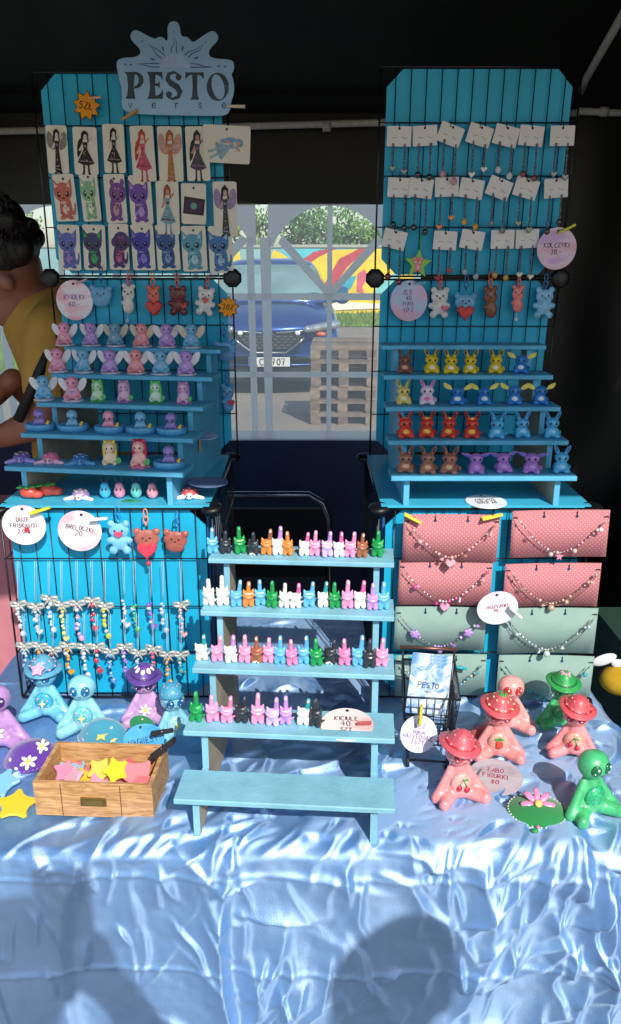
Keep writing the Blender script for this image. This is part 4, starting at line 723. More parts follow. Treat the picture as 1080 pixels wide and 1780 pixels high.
def letter(polys):
    b = MB()
    for i, pl_ in enumerate(polys): b.flat([sg(*q) for q in pl_], -.0014 - .00004 * i)
    add('letter', b.mesh('letter'), lt, sign)
def arc(cx, cy, rx, ry_, a0, a1, n=20, rot=0): return [(cx + rx * math.cos(R(a0 + (a1 - a0) * i / n)) * math.cos(rot) - ry_ * math.sin(R(a0 + (a1 - a0) * i / n)) * math.sin(rot), cy + rx * math.cos(R(a0 + (a1 - a0) * i / n)) * math.sin(rot) + ry_ * math.sin(R(a0 + (a1 - a0) * i / n)) * math.cos(rot)) for i in range(n + 1)]
letter([[(112, 437), (198, 437), (186, 462), (178, 540), (186, 606), (192, 632), (118, 632), (132, 605), (138, 540), (130, 465)], arc(188, 497, 62, 60, -95, 95) + arc(186, 497, 28, 42, 95, -95)])
letter([[(272, 437), (345, 437), (335, 470), (331, 540), (336, 606), (336, 632), (275, 632), (290, 604), (297, 540), (290, 468)], [(330, 437), (384, 437), (388, 498), (372, 474), (352, 460), (330, 456)], [(328, 520), (352, 520), (366, 502), (366, 558), (352, 540), (328, 538)], [(330, 610), (352, 606), (374, 590), (392, 560), (388, 632), (330, 632)]])
spl = [(512, 480), (500, 456), (470, 440), (432, 452), (424, 490), (448, 520), (490, 545), (512, 580), (500, 618), (460, 632), (430, 622), (416, 596)]; sw = [12, 14, 20, 30, 36, 42, 44, 38, 28, 20, 14, 12]
sv, svv = [], []
for i, q in enumerate(spl):
    a, c = Vector(spl[max(0, i - 1)]), Vector(spl[min(len(spl) - 1, i + 1)]); t_ = (c - a).normalized(); sv.append((q[0] - t_.y * sw[i] / 2, q[1] + t_.x * sw[i] / 2)); svv.append((q[0] + t_.y * sw[i] / 2, q[1] - t_.x * sw[i] / 2))
letter([sv + svv[::-1], arc(502, 476, 22, 22, 0, 350), arc(432, 600, 22, 22, 0, 350)])
letter([[(552, 440), (684, 440), (684, 492), (668, 470), (644, 458), (594, 458), (570, 470), (550, 492)], [(600, 457), (640, 457), (636, 540), (640, 610), (652, 638), (588, 638), (600, 610), (604, 540)]])
letter([arc(785, 545, 80, 102, 0, 359, 40) + arc(787, 545, 44, 92, 359, 0, 40, R(-12))])
for i, c in enumerate('verse'):
    g_ = {'v': [[(0, .7), (.25, 0), (.5, .7)]], 'e': [[(.03, .38), (.5, .4), (.42, .68), (.15, .68), (0, .38), (.1, .05), (.35, 0), (.52, .15)]], 'r': [[(.05, 0), (.05, .7)], [(.05, .45), (.22, .68), (.45, .62)]], 's': [[(.45, .6), (.2, .7), (.05, .52), (.4, .28), (.42, .08), (.18, 0), (0, .12)]]}[c]
    b = MB(); x0 = [140, 310, 478, 645, 815][i]
    for k, st in enumerate(g_): b.ribbon([sg(x0 + q[0] * 52, 698 - q[1] * 52) for q in st], .0016, -.0013 - .00003 * k)
    add('letter', b.mesh('letter'), lt, sign)
# ------------------------------------------------------------------ sticker cards
cardw = paper_m('#e3dccb')
def ov(cx, cz, rx, rz, n=16): return circ(rx, n, cx, cz, rz)
def pr_animal(b, w_, h_, v):                      # slots: 0 main 1 dark 2 light
    k = [0]
    def f(o, m): k[0] += 1; b.flat([(x * w_, z * h_) for x, z in o], -.00015 * k[0], m)
    s_ = .1 if v % 2 else -.06
    f(chaikin([(-.22, -.38), (.2, -.38), (.24, -.1), (.1, .1), (-.12, .1), (-.25, -.1)], 2), 0)
    if v % 3 == 0: f(chaikin([(.15, -.3), (.34, -.34), (.38, -.1), (.32, -.06), (.3, -.22), (.16, -.22)], 1), 0)
    if v % 4 == 1:
        for q in (-1, 1): f(ov(s_ + q * .2, .34, .08, .07), 0)
    elif v % 4 == 3:
        for q in (-1, 1): f(ov(s_ + q * .3, .12, .1, .09), 0)
    else:
        for q in (-1, 1): f([(s_ + q * .1, .25), (s_ + q * .34, .42), (s_ + q * .34, .16)], 0)
    f(ov(s_, .14, .33, .2, 22), 0)
    for q in (-1, 1): f(ov(s_ + q * .15, .1, .07, .06), 1); f(ov(s_ + q * .13, .115, .025, .02), 2)
    f(ov(s_, .02, .05, .02), 1); f(ov(0, -.2, .12, .1), 2)
    for q in (-1, 1): f(ov(q * .15, -.37, .1, .04), 0)
    rq = random.Random(v * 7 + len(b.f))
    for q in range(5): f(ov(rq.uniform(-.2, .2), rq.uniform(-.3, -.05), .025, .018, 8), rq.choice((1, 2)))
    for q in (-1, 1): f([(s_ + q * .16, .26), (s_ + q * .29, .35), (s_ + q * .29, .22)], 2) if v % 4 in (0, 2) else f(ov(s_ + q * .06, .22, .04, .02, 8), 2)
    f([(s_ - .12, -.05), (s_ + .12, -.05), (s_ + .1, -.085), (s_ - .1, -.085)], 2)
def pr_lady(b, w_, h_, v):                        # slots: 0 dress 1 hair 2 skin 3 accent
    k = [0]
    def f(o, m): k[0] += 1; b.flat([(x * w_, z * h_) for x, z in o], -.00015 * k[0], m)
    if v % 3 == 1:
        for q in (-1, 1): f(chaikin([(0, .12), (q * .3, .42), (q * .46, .3), (q * .4, .08), (q * .12, 0)], 1), 3)
    if v % 3 == 2: f(chaikin([(-.1, .32), (-.3, .2), (-.34, -.12), (-.2, -.05), (-.1, .15)], 1), 1)
    for q in (-1, 1): f([(q * .04, -.1), (q * .1, -.1), (q * .14, -.42), (q * .06, -.42)], 2 if v % 2 else 0); f(ov(q * .12, -.43, .06, .02, 8), 1)
    lo = -.4 if v % 3 == 1 else -.22; wd = .14 if v % 3 == 1 else .32
    f([(-.1, .2), (.1, .2), (.07, .06), (wd, lo), (wd * .3, lo - .04), (-wd * .4, lo - .03), (-wd, lo + .02), (-.07, .06)], 0)
    f([(-.1, .19), (-.26, .04), (-.2, .02), (-.08, .12)], 2); f([(.1, .19), (.28, .26), (.27, .31), (.08, .22)], 2)
    f(ov(0, .335, .14, .085), 1); f(ov(.02, .30, .075, .055), 2); f([(-.13, .34), (-.02, .38), (-.1, .2), (-.17, .14)], 1); f([(-.06, .14), (.06, .14), (.05, .1), (-.05, .1)], 3)
    rq = random.Random(v * 5 + len(b.f))
    for q in range(7): zq = rq.uniform(lo + .03, .02); f(ov(rq.uniform(-.6, .6) * wd * (.1 - zq) / (.1 - lo), zq, .022, .014, 8), rq.choice((1, 2, 3)))
    f([(-.1, .4), (.06, .415), (.13, .36), (.1, .34), (.03, .38)], 1); f([(.1, .34), (.16, .22), (.12, .18), (.09, .28)], 1); f([(-wd * .7, lo + .06), (wd * .8, lo + .04), (wd * .82, lo + .02), (-wd * .75, lo + .035)], 3)
def pr_book(b, w_, h_, v): b.flat([(x * w_, z * h_) for x, z in [(-.4, -.2), (.36, -.24), (.42, .14), (-.34, .2)]], -.0002, 0); b.flat([(x * w_, z * h_) for x, z in [(-.34, -.15), (.28, -.18), (.33, .1), (-.28, .15)]], -.0004, 1); b.flat([(x * w_, z * h_) for x, z in ov(0, -.02, .12, .08)], -.0006, 2)
C_ = []
bw = ['#2a2422', '#1c1819', '#cfc4b6', '#8a8078']
C_ += [((78, 218, 122, 302), pr_lady, 1, bw, 'black and white lady', 1), ((125, 221, 173, 304), pr_lady, 2, bw, 'black and white curly-haired lady', 0), ((177, 216, 220, 301), pr_lady, 0, bw, 'black and white seated lady', 0), ((226, 219, 272, 316), pr_lady, 2, ['#c95a72', '#b8432e', '#e3a58c', '#a33b55'], 'red-haired lady in a pink dress', 0), ((273, 220, 320, 316), pr_lady, 1, ['#b9784a', '#a85a2c', '#d99c72', '#c79a8c'], 'golden lady with wings', 0), ((322, 220, 366, 315), pr_lady, 2, ['#4a4a58', '#26323c', '#b98a74', '#8a6a7a'], 'dark-haired lady in grey', 0)]
C_ += [((91, 303, 136, 385), pr_animal, 0, ['#c56a5c', '#3c2430', '#e7c8b0'], 'orange-red animal', 0), ((138, 300, 176, 385), pr_animal, 2, ['#8fb58c', '#2c3c34', '#dfe4c8'], 'sage green animal', 0), ((180, 303, 222, 388), pr_animal, 1, ['#7d4f8c', '#2c1a38', '#c597a5'], 'plum animal with round ears', 0), ((223, 305, 267, 390), pr_animal, 4, ['#7450a4', '#2a1a44', '#b79ad0'], 'violet kitten', 0), ((270, 315, 314, 408), pr_lady, 0, ['#7fa5b5', '#9c4a34', '#c98f72', '#6a3c34'], 'curly auburn-haired lady in pale blue', 0), ((314, 319, 360, 390), pr_book, 0, ['#3c2a26', '#4a3450', '#6fa08c'], 'dark spell book', 0), ((370, 316, 414, 411), pr_lady, 1, ['#3c4a44', '#24222c', '#c7a596', '#9c8aac'], 'dark-haired lady with lilac wings', 0)]
C_ += [((98, 391, 143, 470), pr_animal, 0, ['#5f6fb0', '#20264a', '#a67fc0'], 'periwinkle cat', 0), ((142, 391, 187, 470), pr_animal, 2, ['#4a4668', '#1c1c30', '#44b06a'], 'dark cat with a green bow', 0), ((187, 389, 227, 469), pr_animal, 3, ['#54406c', '#20142c', '#c0608c'], 'dark purple animal with a pink bib', 0), ((227, 390, 271, 470), pr_animal, 4, ['#4c46a0', '#1c1840', '#8a84d0'], 'indigo kitten', 0), ((270, 391, 314, 470), pr_animal, 2, ['#3f5a90', '#18243c', '#7f9ac8'], 'navy cat', 0), ((315, 393, 361, 472), pr_animal, 4, ['#5f9cb0', '#1f3c48', '#a8d0d4'], 'teal animal', 0), ((362, 393, 406, 475), pr_animal, 0, ['#4a78ac', '#1a2c48', '#9fc0dc'], 'steel blue cat', 0)]
for i, ((x0, y0, x1, y1), fn, v, cols, what, _) in enumerate(C_):
    row = 0 if i < 6 else 1 if i < 13 else 2
    c = PB((x0 + x1) / 2, (y0 + y1) / 2, .003 + .0012 * (i % 2) + .0025 * (2 - row)); a, d = P(x0, y0, c.y), P(x1, y1, c.y); w_, h_ = d.x - a.x, a.z - d.z
    t = thing('sticker_card', 'cream card printed with %s, %s row of left rack' % (what, ['top', 'middle', 'bottom'][row]), 'card', c, (0, R(random.uniform(-2, 2)), 0), 'printed cards on the left rack')
    add('card', MB().plate(rrect(w_, h_, .004), 0, .0006).mesh('card'), cardw, t); b = MB(); fn(b, w_ * (1.24 if fn == pr_animal else 1.1), h_ * 1.06, v); add('printed_figure', b.mesh('printed_figure', len(cols)), [M(q, rough=.7, var=.25, scale=160) for q in cols], t, (0, -.0001, -h_ * .03))
    add('punch_hole', MB().flat(circ(.0022, 10), -.0005).mesh('punch_hole'), M('#22262a', rough=.6), t, (0, 0, h_ / 2 - .008))
c = PB(394, 251, .012); t = thing('sticker_card', 'cream landscape card with a reclining blue lady, jutting past the left rack', 'card', c, (0, R(3), 0), 'printed cards on the left rack')
add('card', MB().plate(rrect(.086, .063, .004), 0, .0006).mesh('card'), cardw, t); b = MB(); pr_lady(b, .05, .075, 2); add('printed_figure', b.mesh('printed_figure', 4), [M(q, rough=.7, var=.25, scale=160) for q in ['#8fb9c4', '#7fa6c8', '#cfa08c', '#c79ab0']], t, (0, -.0002, -.006), (0, R(68), 0)); add('punch_hole', MB().flat(circ(.0022, 10), -.0005).mesh('punch_hole'), M('#22262a', rough=.6), t, (0, 0, .025))
# ------------------------------------------------------------------ earring cards
ecard = MB().plate(rrect(.043, .033, .0015), 0, .0006).mesh('card'); ehole = MB().flat(circ(.0022, 10), -.0004).mesh('punch_hole'); white = paper_m('#e9e4e0'); hookm = MB().tube([(0, -.001, .012), (0, -.001, .022), (0, .006, .024)], .0008, 5).mesh('hook')
def chain_mesh(L_, seed):
    rn = random.Random(seed); b = MB(); z = 0
    while z > -L_: s_ = rn.uniform(.0013, .0027); b.ell((rn.uniform(-.0003, .0003), 0, z - s_), (s_, s_, s_ * 1.3), 6, 5); z -= 2.1 * s_
    return b.mesh('chain')
chains = [chain_mesh(.04 + .005 * k, k) for k in range(4)]; slots_ = [(.0012, 'bead')]
silver = M('#80868c', rough=.3, metal=.7, var=.5, scale=150); beadm = MB().ell((0, 0, -.004), (.0042, .0035, .0045), 10, 8).mesh('bead'); hmini = MB().plate(heart(.0045), -.002, .002, .0006).mesh('bead')
ER = [[(694, 237, 1), (739, 236, -3), (783, 234, 20), (834, 235, 16), (880, 236, 13), (924, 236, 5), (978, 236, -1)], [(695, 326, 2), (732, 327, 7), (777, 325, -2), (820, 328, 9), (868, 327, 20), (915, 327, 15), (967, 327, -4)], [(686, 416, 13), (774, 418, 3), (821, 417, 9), (874, 416, -1), (917, 415, -3)]]
EB = [['#1f4a3c', '#1f2a3c', '#d89a9c', '#b9bcc4', '#d6dad6', '#8a3020', '#3c4a5a'], ['#1d3a30', '#2a3a34', '#e07a3c', '#e0a43c', '#7a8a8c', '#3c5a50', '#3a3c40'], ['#7a2030', '#a02c40', '#9fb4b4', '#c7a04c', '#c0c4b0']]
EN = [['dark green', 'black', 'pink', 'silver', 'pearl', 'dark red', 'slate'], ['forest green', 'blackish', 'orange', 'amber', 'grey', 'deep green', 'charcoal'], ['maroon', 'crimson', 'pale grey', 'gold', 'beige']]
for r_ in range(3):
    for i, (px, py, an) in enumerate(ER[r_]):
        t = thing('earring_card', 'white earring card with %s beads, %s in %s row' % (EN[r_][i], nth(i, len(ER[r_])), ['top', 'middle', 'bottom'][r_]), 'earrings', PB(px, py, .004 + .002 * (i % 2)), 0, 'earring cards on the right rack')
        cd = add('card', ecard, white, t, rot=(0, R(an), 0)); add('punch_hole', ehole, M('#22262a', rough=.6), cd, (0, 0, .0125)); add('hook', hookm, wire, t)
        add('print', MB().ribbon([(-.012, -.002), (-.008, -.003), (-.004, -.002)], .0008, -.0003).ribbon([(.004, -.001), (.009, -.003), (.013, -.004)], .0008, -.0003).mesh('print'), M('#8a8480', rough=.8), cd)
        for s_ in (-1, 1):
            k = (i + r_ + (s_ > 0)) % 4; z0 = -.012 - s_ * math.tan(R(an)) * .011; e_ = add('earring', chains[k], silver, t, (s_ * .0105, -.002, z0)); add('bead', beadm if (i + r_) % 3 else hmini, M(EB[r_][i], rough=.15, coat=1, var=.2, scale=200), e_, (0, 0, -.041 - .005 * k), sc=1.35)
t = thing('star_keychain', 'lime green star keychain with a pink animal print on the right rack', 'keychain', PB(727, 459, .007), (0, R(4), 0)); add('star', MB().plate(starpts(.027, .0125), -.002, .002, .0008).mesh('star'), clay_m('#86c440'), t); b = MB(); pr_animal(b, .024, .034, 2); add('printed_figure', b.mesh('printed_figure', 3), [M(q, rough=.6) for q in ('#e8788c', '#f6e6e2', '#f2b8bc')], t, (0, -.0023, 0)); add('strap', MB().tube([(0, 0, .022), (.001, 0, .055)], .0014, 6).mesh('strap'), M('#5aa83c', rough=.6), t)
# ------------------------------------------------------------------ keychain pendants
def fl(s_): return s_
bear = clay('bear', [('e', (0, 0, 12), (14, 4, 11)), ('e', (-10, 0, 22), (5, 3.6, 5)), ('e', (10, 0, 22), (5, 3.6, 5)), ('e', (0, 0, -6), (10.5, 4, 10)), ('e', (-12, 0, -2), (6, 3.6, 5)), ('e', (12, 0, -2), (6, 3.6, 5)), ('e', (-9, 0, -16), (6, 3.8, 6)), ('e', (9, 0, -16), (6, 3.8, 6))], 1.1, 3)
headp = clay('bear_head', [('e', (0, 0, 4), (17, 4, 13)), ('e', (-13, 0, 14), (5.5, 3.6, 5.5)), ('e', (13, 0, 14), (5.5, 3.6, 5.5)), ('e', (0, 0, -6), (14, 4, 9))], 1.1, 3)
tall = clay('tall_bear', [('e', (0, 0, 10), (10, 4, 12)), ('e', (-7, 0, 22), (4, 3.5, 4)), ('e', (7, 0, 22), (4, 3.5, 4)), ('e', (1, 0, -9), (9, 4, 12)), ('e', (-6, 0, -4), (5, 3.6, 4))], 1.1, 3)
hrt = MB().plate(heart(13), -3.5, 3.5, 1.5).mesh('heart'); hrts = MB().plate(heart(6), -1.5, 1.5, .6).mesh('heart'); pe = MB().ell((-5, -4.2, 13), (1.4, .8, 1.6), 8, 6).ell((5, -4.2, 13), (1.4, .8, 1.6), 8, 6).ell((0, -4.4, 9.5), (1.6, .8, 1), 8, 6).mesh('face')
clasp = MB().tube([(math.cos(a) * 3.2, 0, 31 + math.sin(a) * 4.5) for a in [R(30 * k) for k in range(12)]], 1.1, 6, closed=True).tube([(0, 0, 22), (0, 0, 27)], 1.8, 6).tube([(math.cos(a) * 2.6, 0, 40 + math.sin(a) * 6) for a in [R(30 * k) for k in range(12)]], .9, 6, closed=True).mesh('clasp')
def pend(px, py, pl_, me, col, clc, label, hc=None, hz=-8, hx=0, small=False, ang=0, sc=1.0, off=.006, bead=None):
    t = thing('keychain', label, 'keychain', pl_(px, py, off), (0, R(ang), 0), 'clay keychains', sc=mm * sc * 1.22)
    b_ = add('pendant', me, clay_m(col), t); add('face', pe, clay_m('#3a2c2c' if col not in ('#3c2422',) else '#d8c8c0'), b_, (0, 0, 0 if me != headp else -7)); add('clasp', clasp, M(clc, rough=.3, coat=.5), t)
    if hc: add('heart', hrts if small else hrt, clay_m(hc), t, (hx, -4, hz))
    if bead: add('bead', MB().ell((0, 0, -32), (3, 3, 3.6), 10, 8).tube([(0, 0, -20), (0, 0, -30)], .5, 5).mesh('bead'), clay_m(bead), t)
pend(176, 517, PB, headp, '#5fa0cc', '#1f5fa0', 'pale blue bear-head keychain beside the tag reading 60', sc=1.0, ang=4); pend(223, 522, PB, tall, '#d9d3cb', '#d8584e', 'white tall bear keychain on a red clasp on the left rack', bead='#c8d4e8', ang=6)
pend(268, 525, PB, tall, '#d8694f', '#e0623c', 'orange keychain with a red heart on the left rack', hc='#c92b22', hz=-8); pend(310, 525, PB, bear, '#6a2320', '#e0623c', 'dark red glittery bear keychain on the left rack', hc='#b8302a', hz=-6, hx=9, small=True, sc=.95); pend(357, 526, PB, bear, '#ddd6d2', '#d8584e', 'white bear keychain with a small red heart on the left rack', hc='#d04a52', hz=4, small=True, ang=8, sc=.92)
pend(393, 612, PB, headp, '#5b9fd0', '#2a6aa8', 'blue bear-head keychain at the right edge of the left rack', off=.012, ang=-5); pend(396, 694, PB, tall, '#5b9fd0', '#2a6aa8', 'blue bear keychain with a red heart at the right edge of the left rack', hc='#d0405a', hz=-5, hx=6, small=True, off=.012)
pend(764, 529, PB, bear, '#ddd8d6', '#e0604a', 'white bear keychain with a pink flower on the right rack', hc='#e0708c', hz=-6, hx=8, small=True, sc=.98); pend(809, 530, PB, headp, '#5fa4cc', '#1f5fa0', 'blue bear keychain holding a big red heart on the right rack', hc='#d0342e', hz=-11, sc=.98); pend(853, 528, PB, tall, '#8a4a30', '#e0604a', 'brown bear keychain on the right rack', sc=1.05, ang=-4)
pend(900, 522, PB, tall, '#e8807a', '#e0604a', 'coral pink bear keychain with a bead on the right rack', sc=.9, bead='#e8e0e0'); pend(946, 529, PB, bear, '#7fc0e4', '#1f5fa0', 'light blue bear keychain at the right end of the right rack')
pend(208, 937, PF, bear, '#7cc4ea', '#1a8fc8', 'light blue bear keychain with a red mouth on the lower left grid', hc='#d8507a', hz=8, small=True, sc=1.0, off=.01); pend(256, 941, PF, headp, '#b0645a', '#e8927a', 'brown bear keychain holding a big pink-red heart on the lower left grid', hc='#e0405a', hz=-11, sc=1.0, off=.012, bead='#d83a4a'); pend(305, 943, PF, headp, '#a85c50', '#1a6fb8', 'brown bear-head keychain beside the heart one on the lower left grid', sc=.95, off=.01, ang=6)
# ------------------------------------------------------------------ beaded phone charms
bowm = MB()
for s_ in (-1, 1): bowm.tube([(0, 0, 0), (s_ * 4, 0, 3.4), (s_ * 9, 0, 4.2), (s_ * 10, 0, .5), (s_ * 6, 0, -1.6), (0, 0, -.4)], 2.1, 6); bowm.tube([(0, 0, 0), (s_ * 4, 0, -6), (s_ * 6, 0, -10)], [1.8, 1.4, .8], 6)
bowm = bowm.ell((0, -.6, 0), 2.3, 10, 7).mesh('bow'); bow_mat = M('#c4c4ba', rough=.25, metal=.35, var=.35, scale=500)
CH = [[(95, 570, 700, '#c7ccd4', 'silver'), (185, 580, 710, '#d0d6dc', 'clear'), (255, 540, 685, '#c2cdd2', 'pale'), (320, 570, 730, '#d8cf78', 'pale yellow'), (400, 565, 720, '#d8a0c0', 'pink'), (478, 550, 690, '#c8384c', 'red'), (545, 575, 715, '#c6cf3c', 'lime'), (645, 0, 665, '#d6ced6', 'white'), (700, 0, 680, '#5fb06a', 'green'), (785, 0, 670, '#8a5cc0', 'purple'), (848, 0, 680, '#aeb8c8', 'grey'), (943, 570, 725, '#d8a8ac', 'rose')],
      [(125, 785, 900, '#8fb4dc', 'light blue'), (203, 785, 915, '#e0923c', 'orange'), (275, 805, 895, '#9a7a6a', 'brown'), (350, 785, 905, '#e8a020', 'amber'), (437, 790, 920, '#d8d4c8', 'cream'), (503, 790, 915, '#cf3a48', 'red'), (572, 815, 950, '#6a9ad0', 'blue'), (648, 790, 925, '#a07cd0', 'violet'), (718, 820, 900, '#c0c8d0', 'silver'), (797, 800, 910, '#d8607a', 'pink'), (870, 830, 950, '#d89040', 'orange-gold'), (940, 830, 920, '#5a9c98', 'teal')]]
for r_ in range(2):
    for i, (zx, zb, ze, col, cn) in enumerate(CH[r_]):
        d = .009 + .008 * (1 - r_) * 0 + .006 * r_; top = PF(zx / 3, 860 + (345 if r_ == 0 else 620) / 3, d); bz = P(zx / 3 + 2, 860 + (zb or (ze - 130)) / 3, top.y); ez = P(zx / 3 + 4, 860 + ze / 3, top.y)
        t = thing('phone_charm', '%s phone charm%s, %s in %s row of lower left grid' % (cn, ' with bow' if zb else '', nth(i, 12), ['upper', 'lower'][r_]), 'charm', top, 0, 'beaded phone charms'); q = bz - top
        add('cord', MB().tube([(-.0015, 0, 0), (q.x - .001, 0, q.z * .8), (q.x, 0, q.z)], .0004, 5).tube([(.0015, 0, 0), (q.x + .001, 0, q.z * .8), (q.x, -.0002, q.z)], .0004, 5).mesh('cord'), M('#a9c4d0', rough=.6), t)
        if zb: add('bow', bowm, bow_mat, t, q + Vector((0, -.003, 0)), (0, R(random.uniform(-10, 10)), 0), mm * 1.35)
        rn = random.Random(i + 30 * r_); z = q.z - .006; e = ez - top; k = 0; cols = [col, col, '#c3c9d2', col, col]
        while z > e.z:
            s_ = rn.uniform(.0018, .004); add('bead', beadm, M(cols[k % 5], rough=.12, coat=1, var=.25, scale=300), t, (q.x + rn.uniform(-.0016, .0016), -.003, z), (0, rn.uniform(0, 3), 0), s_ / .0042); z -= s_ * 1.75; k += 1
        add('end_charm', hmini if i % 2 else beadm, M(col, rough=.12, coat=1, var=.25, scale=300), t, (q.x + .002, -.003, z), sc=1.25)
# ------------------------------------------------------------------ necklace cards
def dots_mat(base, dot):
    m = bpy.data.materials.new('dotted_card'); m.use_nodes = True; n, l = m.node_tree.nodes, m.node_tree.links; b_ = n['Principled BSDF']; b_.inputs['Roughness'].default_value = .8
    tc = n.new('ShaderNodeTexCoord'); mp = n.new('ShaderNodeMapping'); mp.inputs['Rotation'].default_value = (0, R(45), 0); mp.inputs['Scale'].default_value = (190, 190, 190)
    vm = n.new('ShaderNodeVectorMath'); vm.operation = 'FRACTION'; sb = n.new('ShaderNodeVectorMath'); sb.operation = 'SUBTRACT'; sb.inputs[1].default_value = (.5, .5, .5); ml = n.new('ShaderNodeVectorMath'); ml.operation = 'MULTIPLY'; ml.inputs[1].default_value = (1, 0, 1); ln = n.new('ShaderNodeVectorMath'); ln.operation = 'LENGTH'; lt_ = n.new('ShaderNodeMath'); lt_.operation = 'LESS_THAN'; lt_.inputs[1].default_value = .2
    mx = n.new('ShaderNodeMixRGB'); mx.inputs[1].default_value = lin(base) + (1,); mx.inputs[2].default_value = lin(dot) + (1,)
    l.new(tc.outputs['Object'], mp.inputs[0]); l.new(mp.outputs[0], vm.inputs[0]); l.new(vm.outputs[0], sb.inputs[0]); l.new(sb.outputs[0], ml.inputs[0]); l.new(ml.outputs[0], ln.inputs[0]); l.new(ln.outputs['Value'], lt_.inputs[0]); l.new(lt_.outputs[0], mx.inputs[0]); l.new(mx.outputs[0], b_.inputs['Base Color']); return m
pkm = dots_mat('#c0757b', '#d6a6a6'); sgm = M('#8aa69c', rough=.85, var=.06, scale=30, bump=.1, bscale=400)
NK = [((703, 895, 864, 978), 'p', 'upper left', ['#e8b0b8', '#c8a89c', '#b8806c'], 'h'), ((893, 888, 1053, 969), 'p', 'upper right', ['#d88fa8', '#c9b8b0', '#e8d4d8'], 's'), ((695, 976, 852, 1053), 'p', 'lower left', ['#e0a0c0', '#f0e0e4', '#d04a90'], 'h'), ((880, 980, 1038, 1056), 'p', 'lower right', ['#b8a08c', '#e0b0a0', '#9c8878'], 'b'), ((688, 1056, 842, 1131), 's', 'upper left', ['#a87cc8', '#9aa0b0', '#c9a0e0'], 'f'), ((871, 1058, 1032, 1137), 's', 'upper right', ['#c8d4d0', '#8fa8a8', '#9ab4c0'], 'b'), ((689, 1139, 842, 1210), 's', 'lower left', ['#b0b8b4', '#5aa8b8', '#d0d4d0'], 'b'), ((868, 1141, 1025, 1218), 's', 'lower right', ['#3fa0b8', '#2f7f9c', '#c8d4d8'], 's')]
blob = MB().ell((0, 0, 0), (1, 1, 1), 8, 6).mesh('bead'); starp = MB().plate(starpts(1, .45), -.3, .3, .1).mesh('bead'); flw = MB().lathe([(1.0, -.3), (1.0, .3), (.3, .4)], 20, wob=lambda a: 1 + .25 * math.cos(5 * a)).mesh('bead')
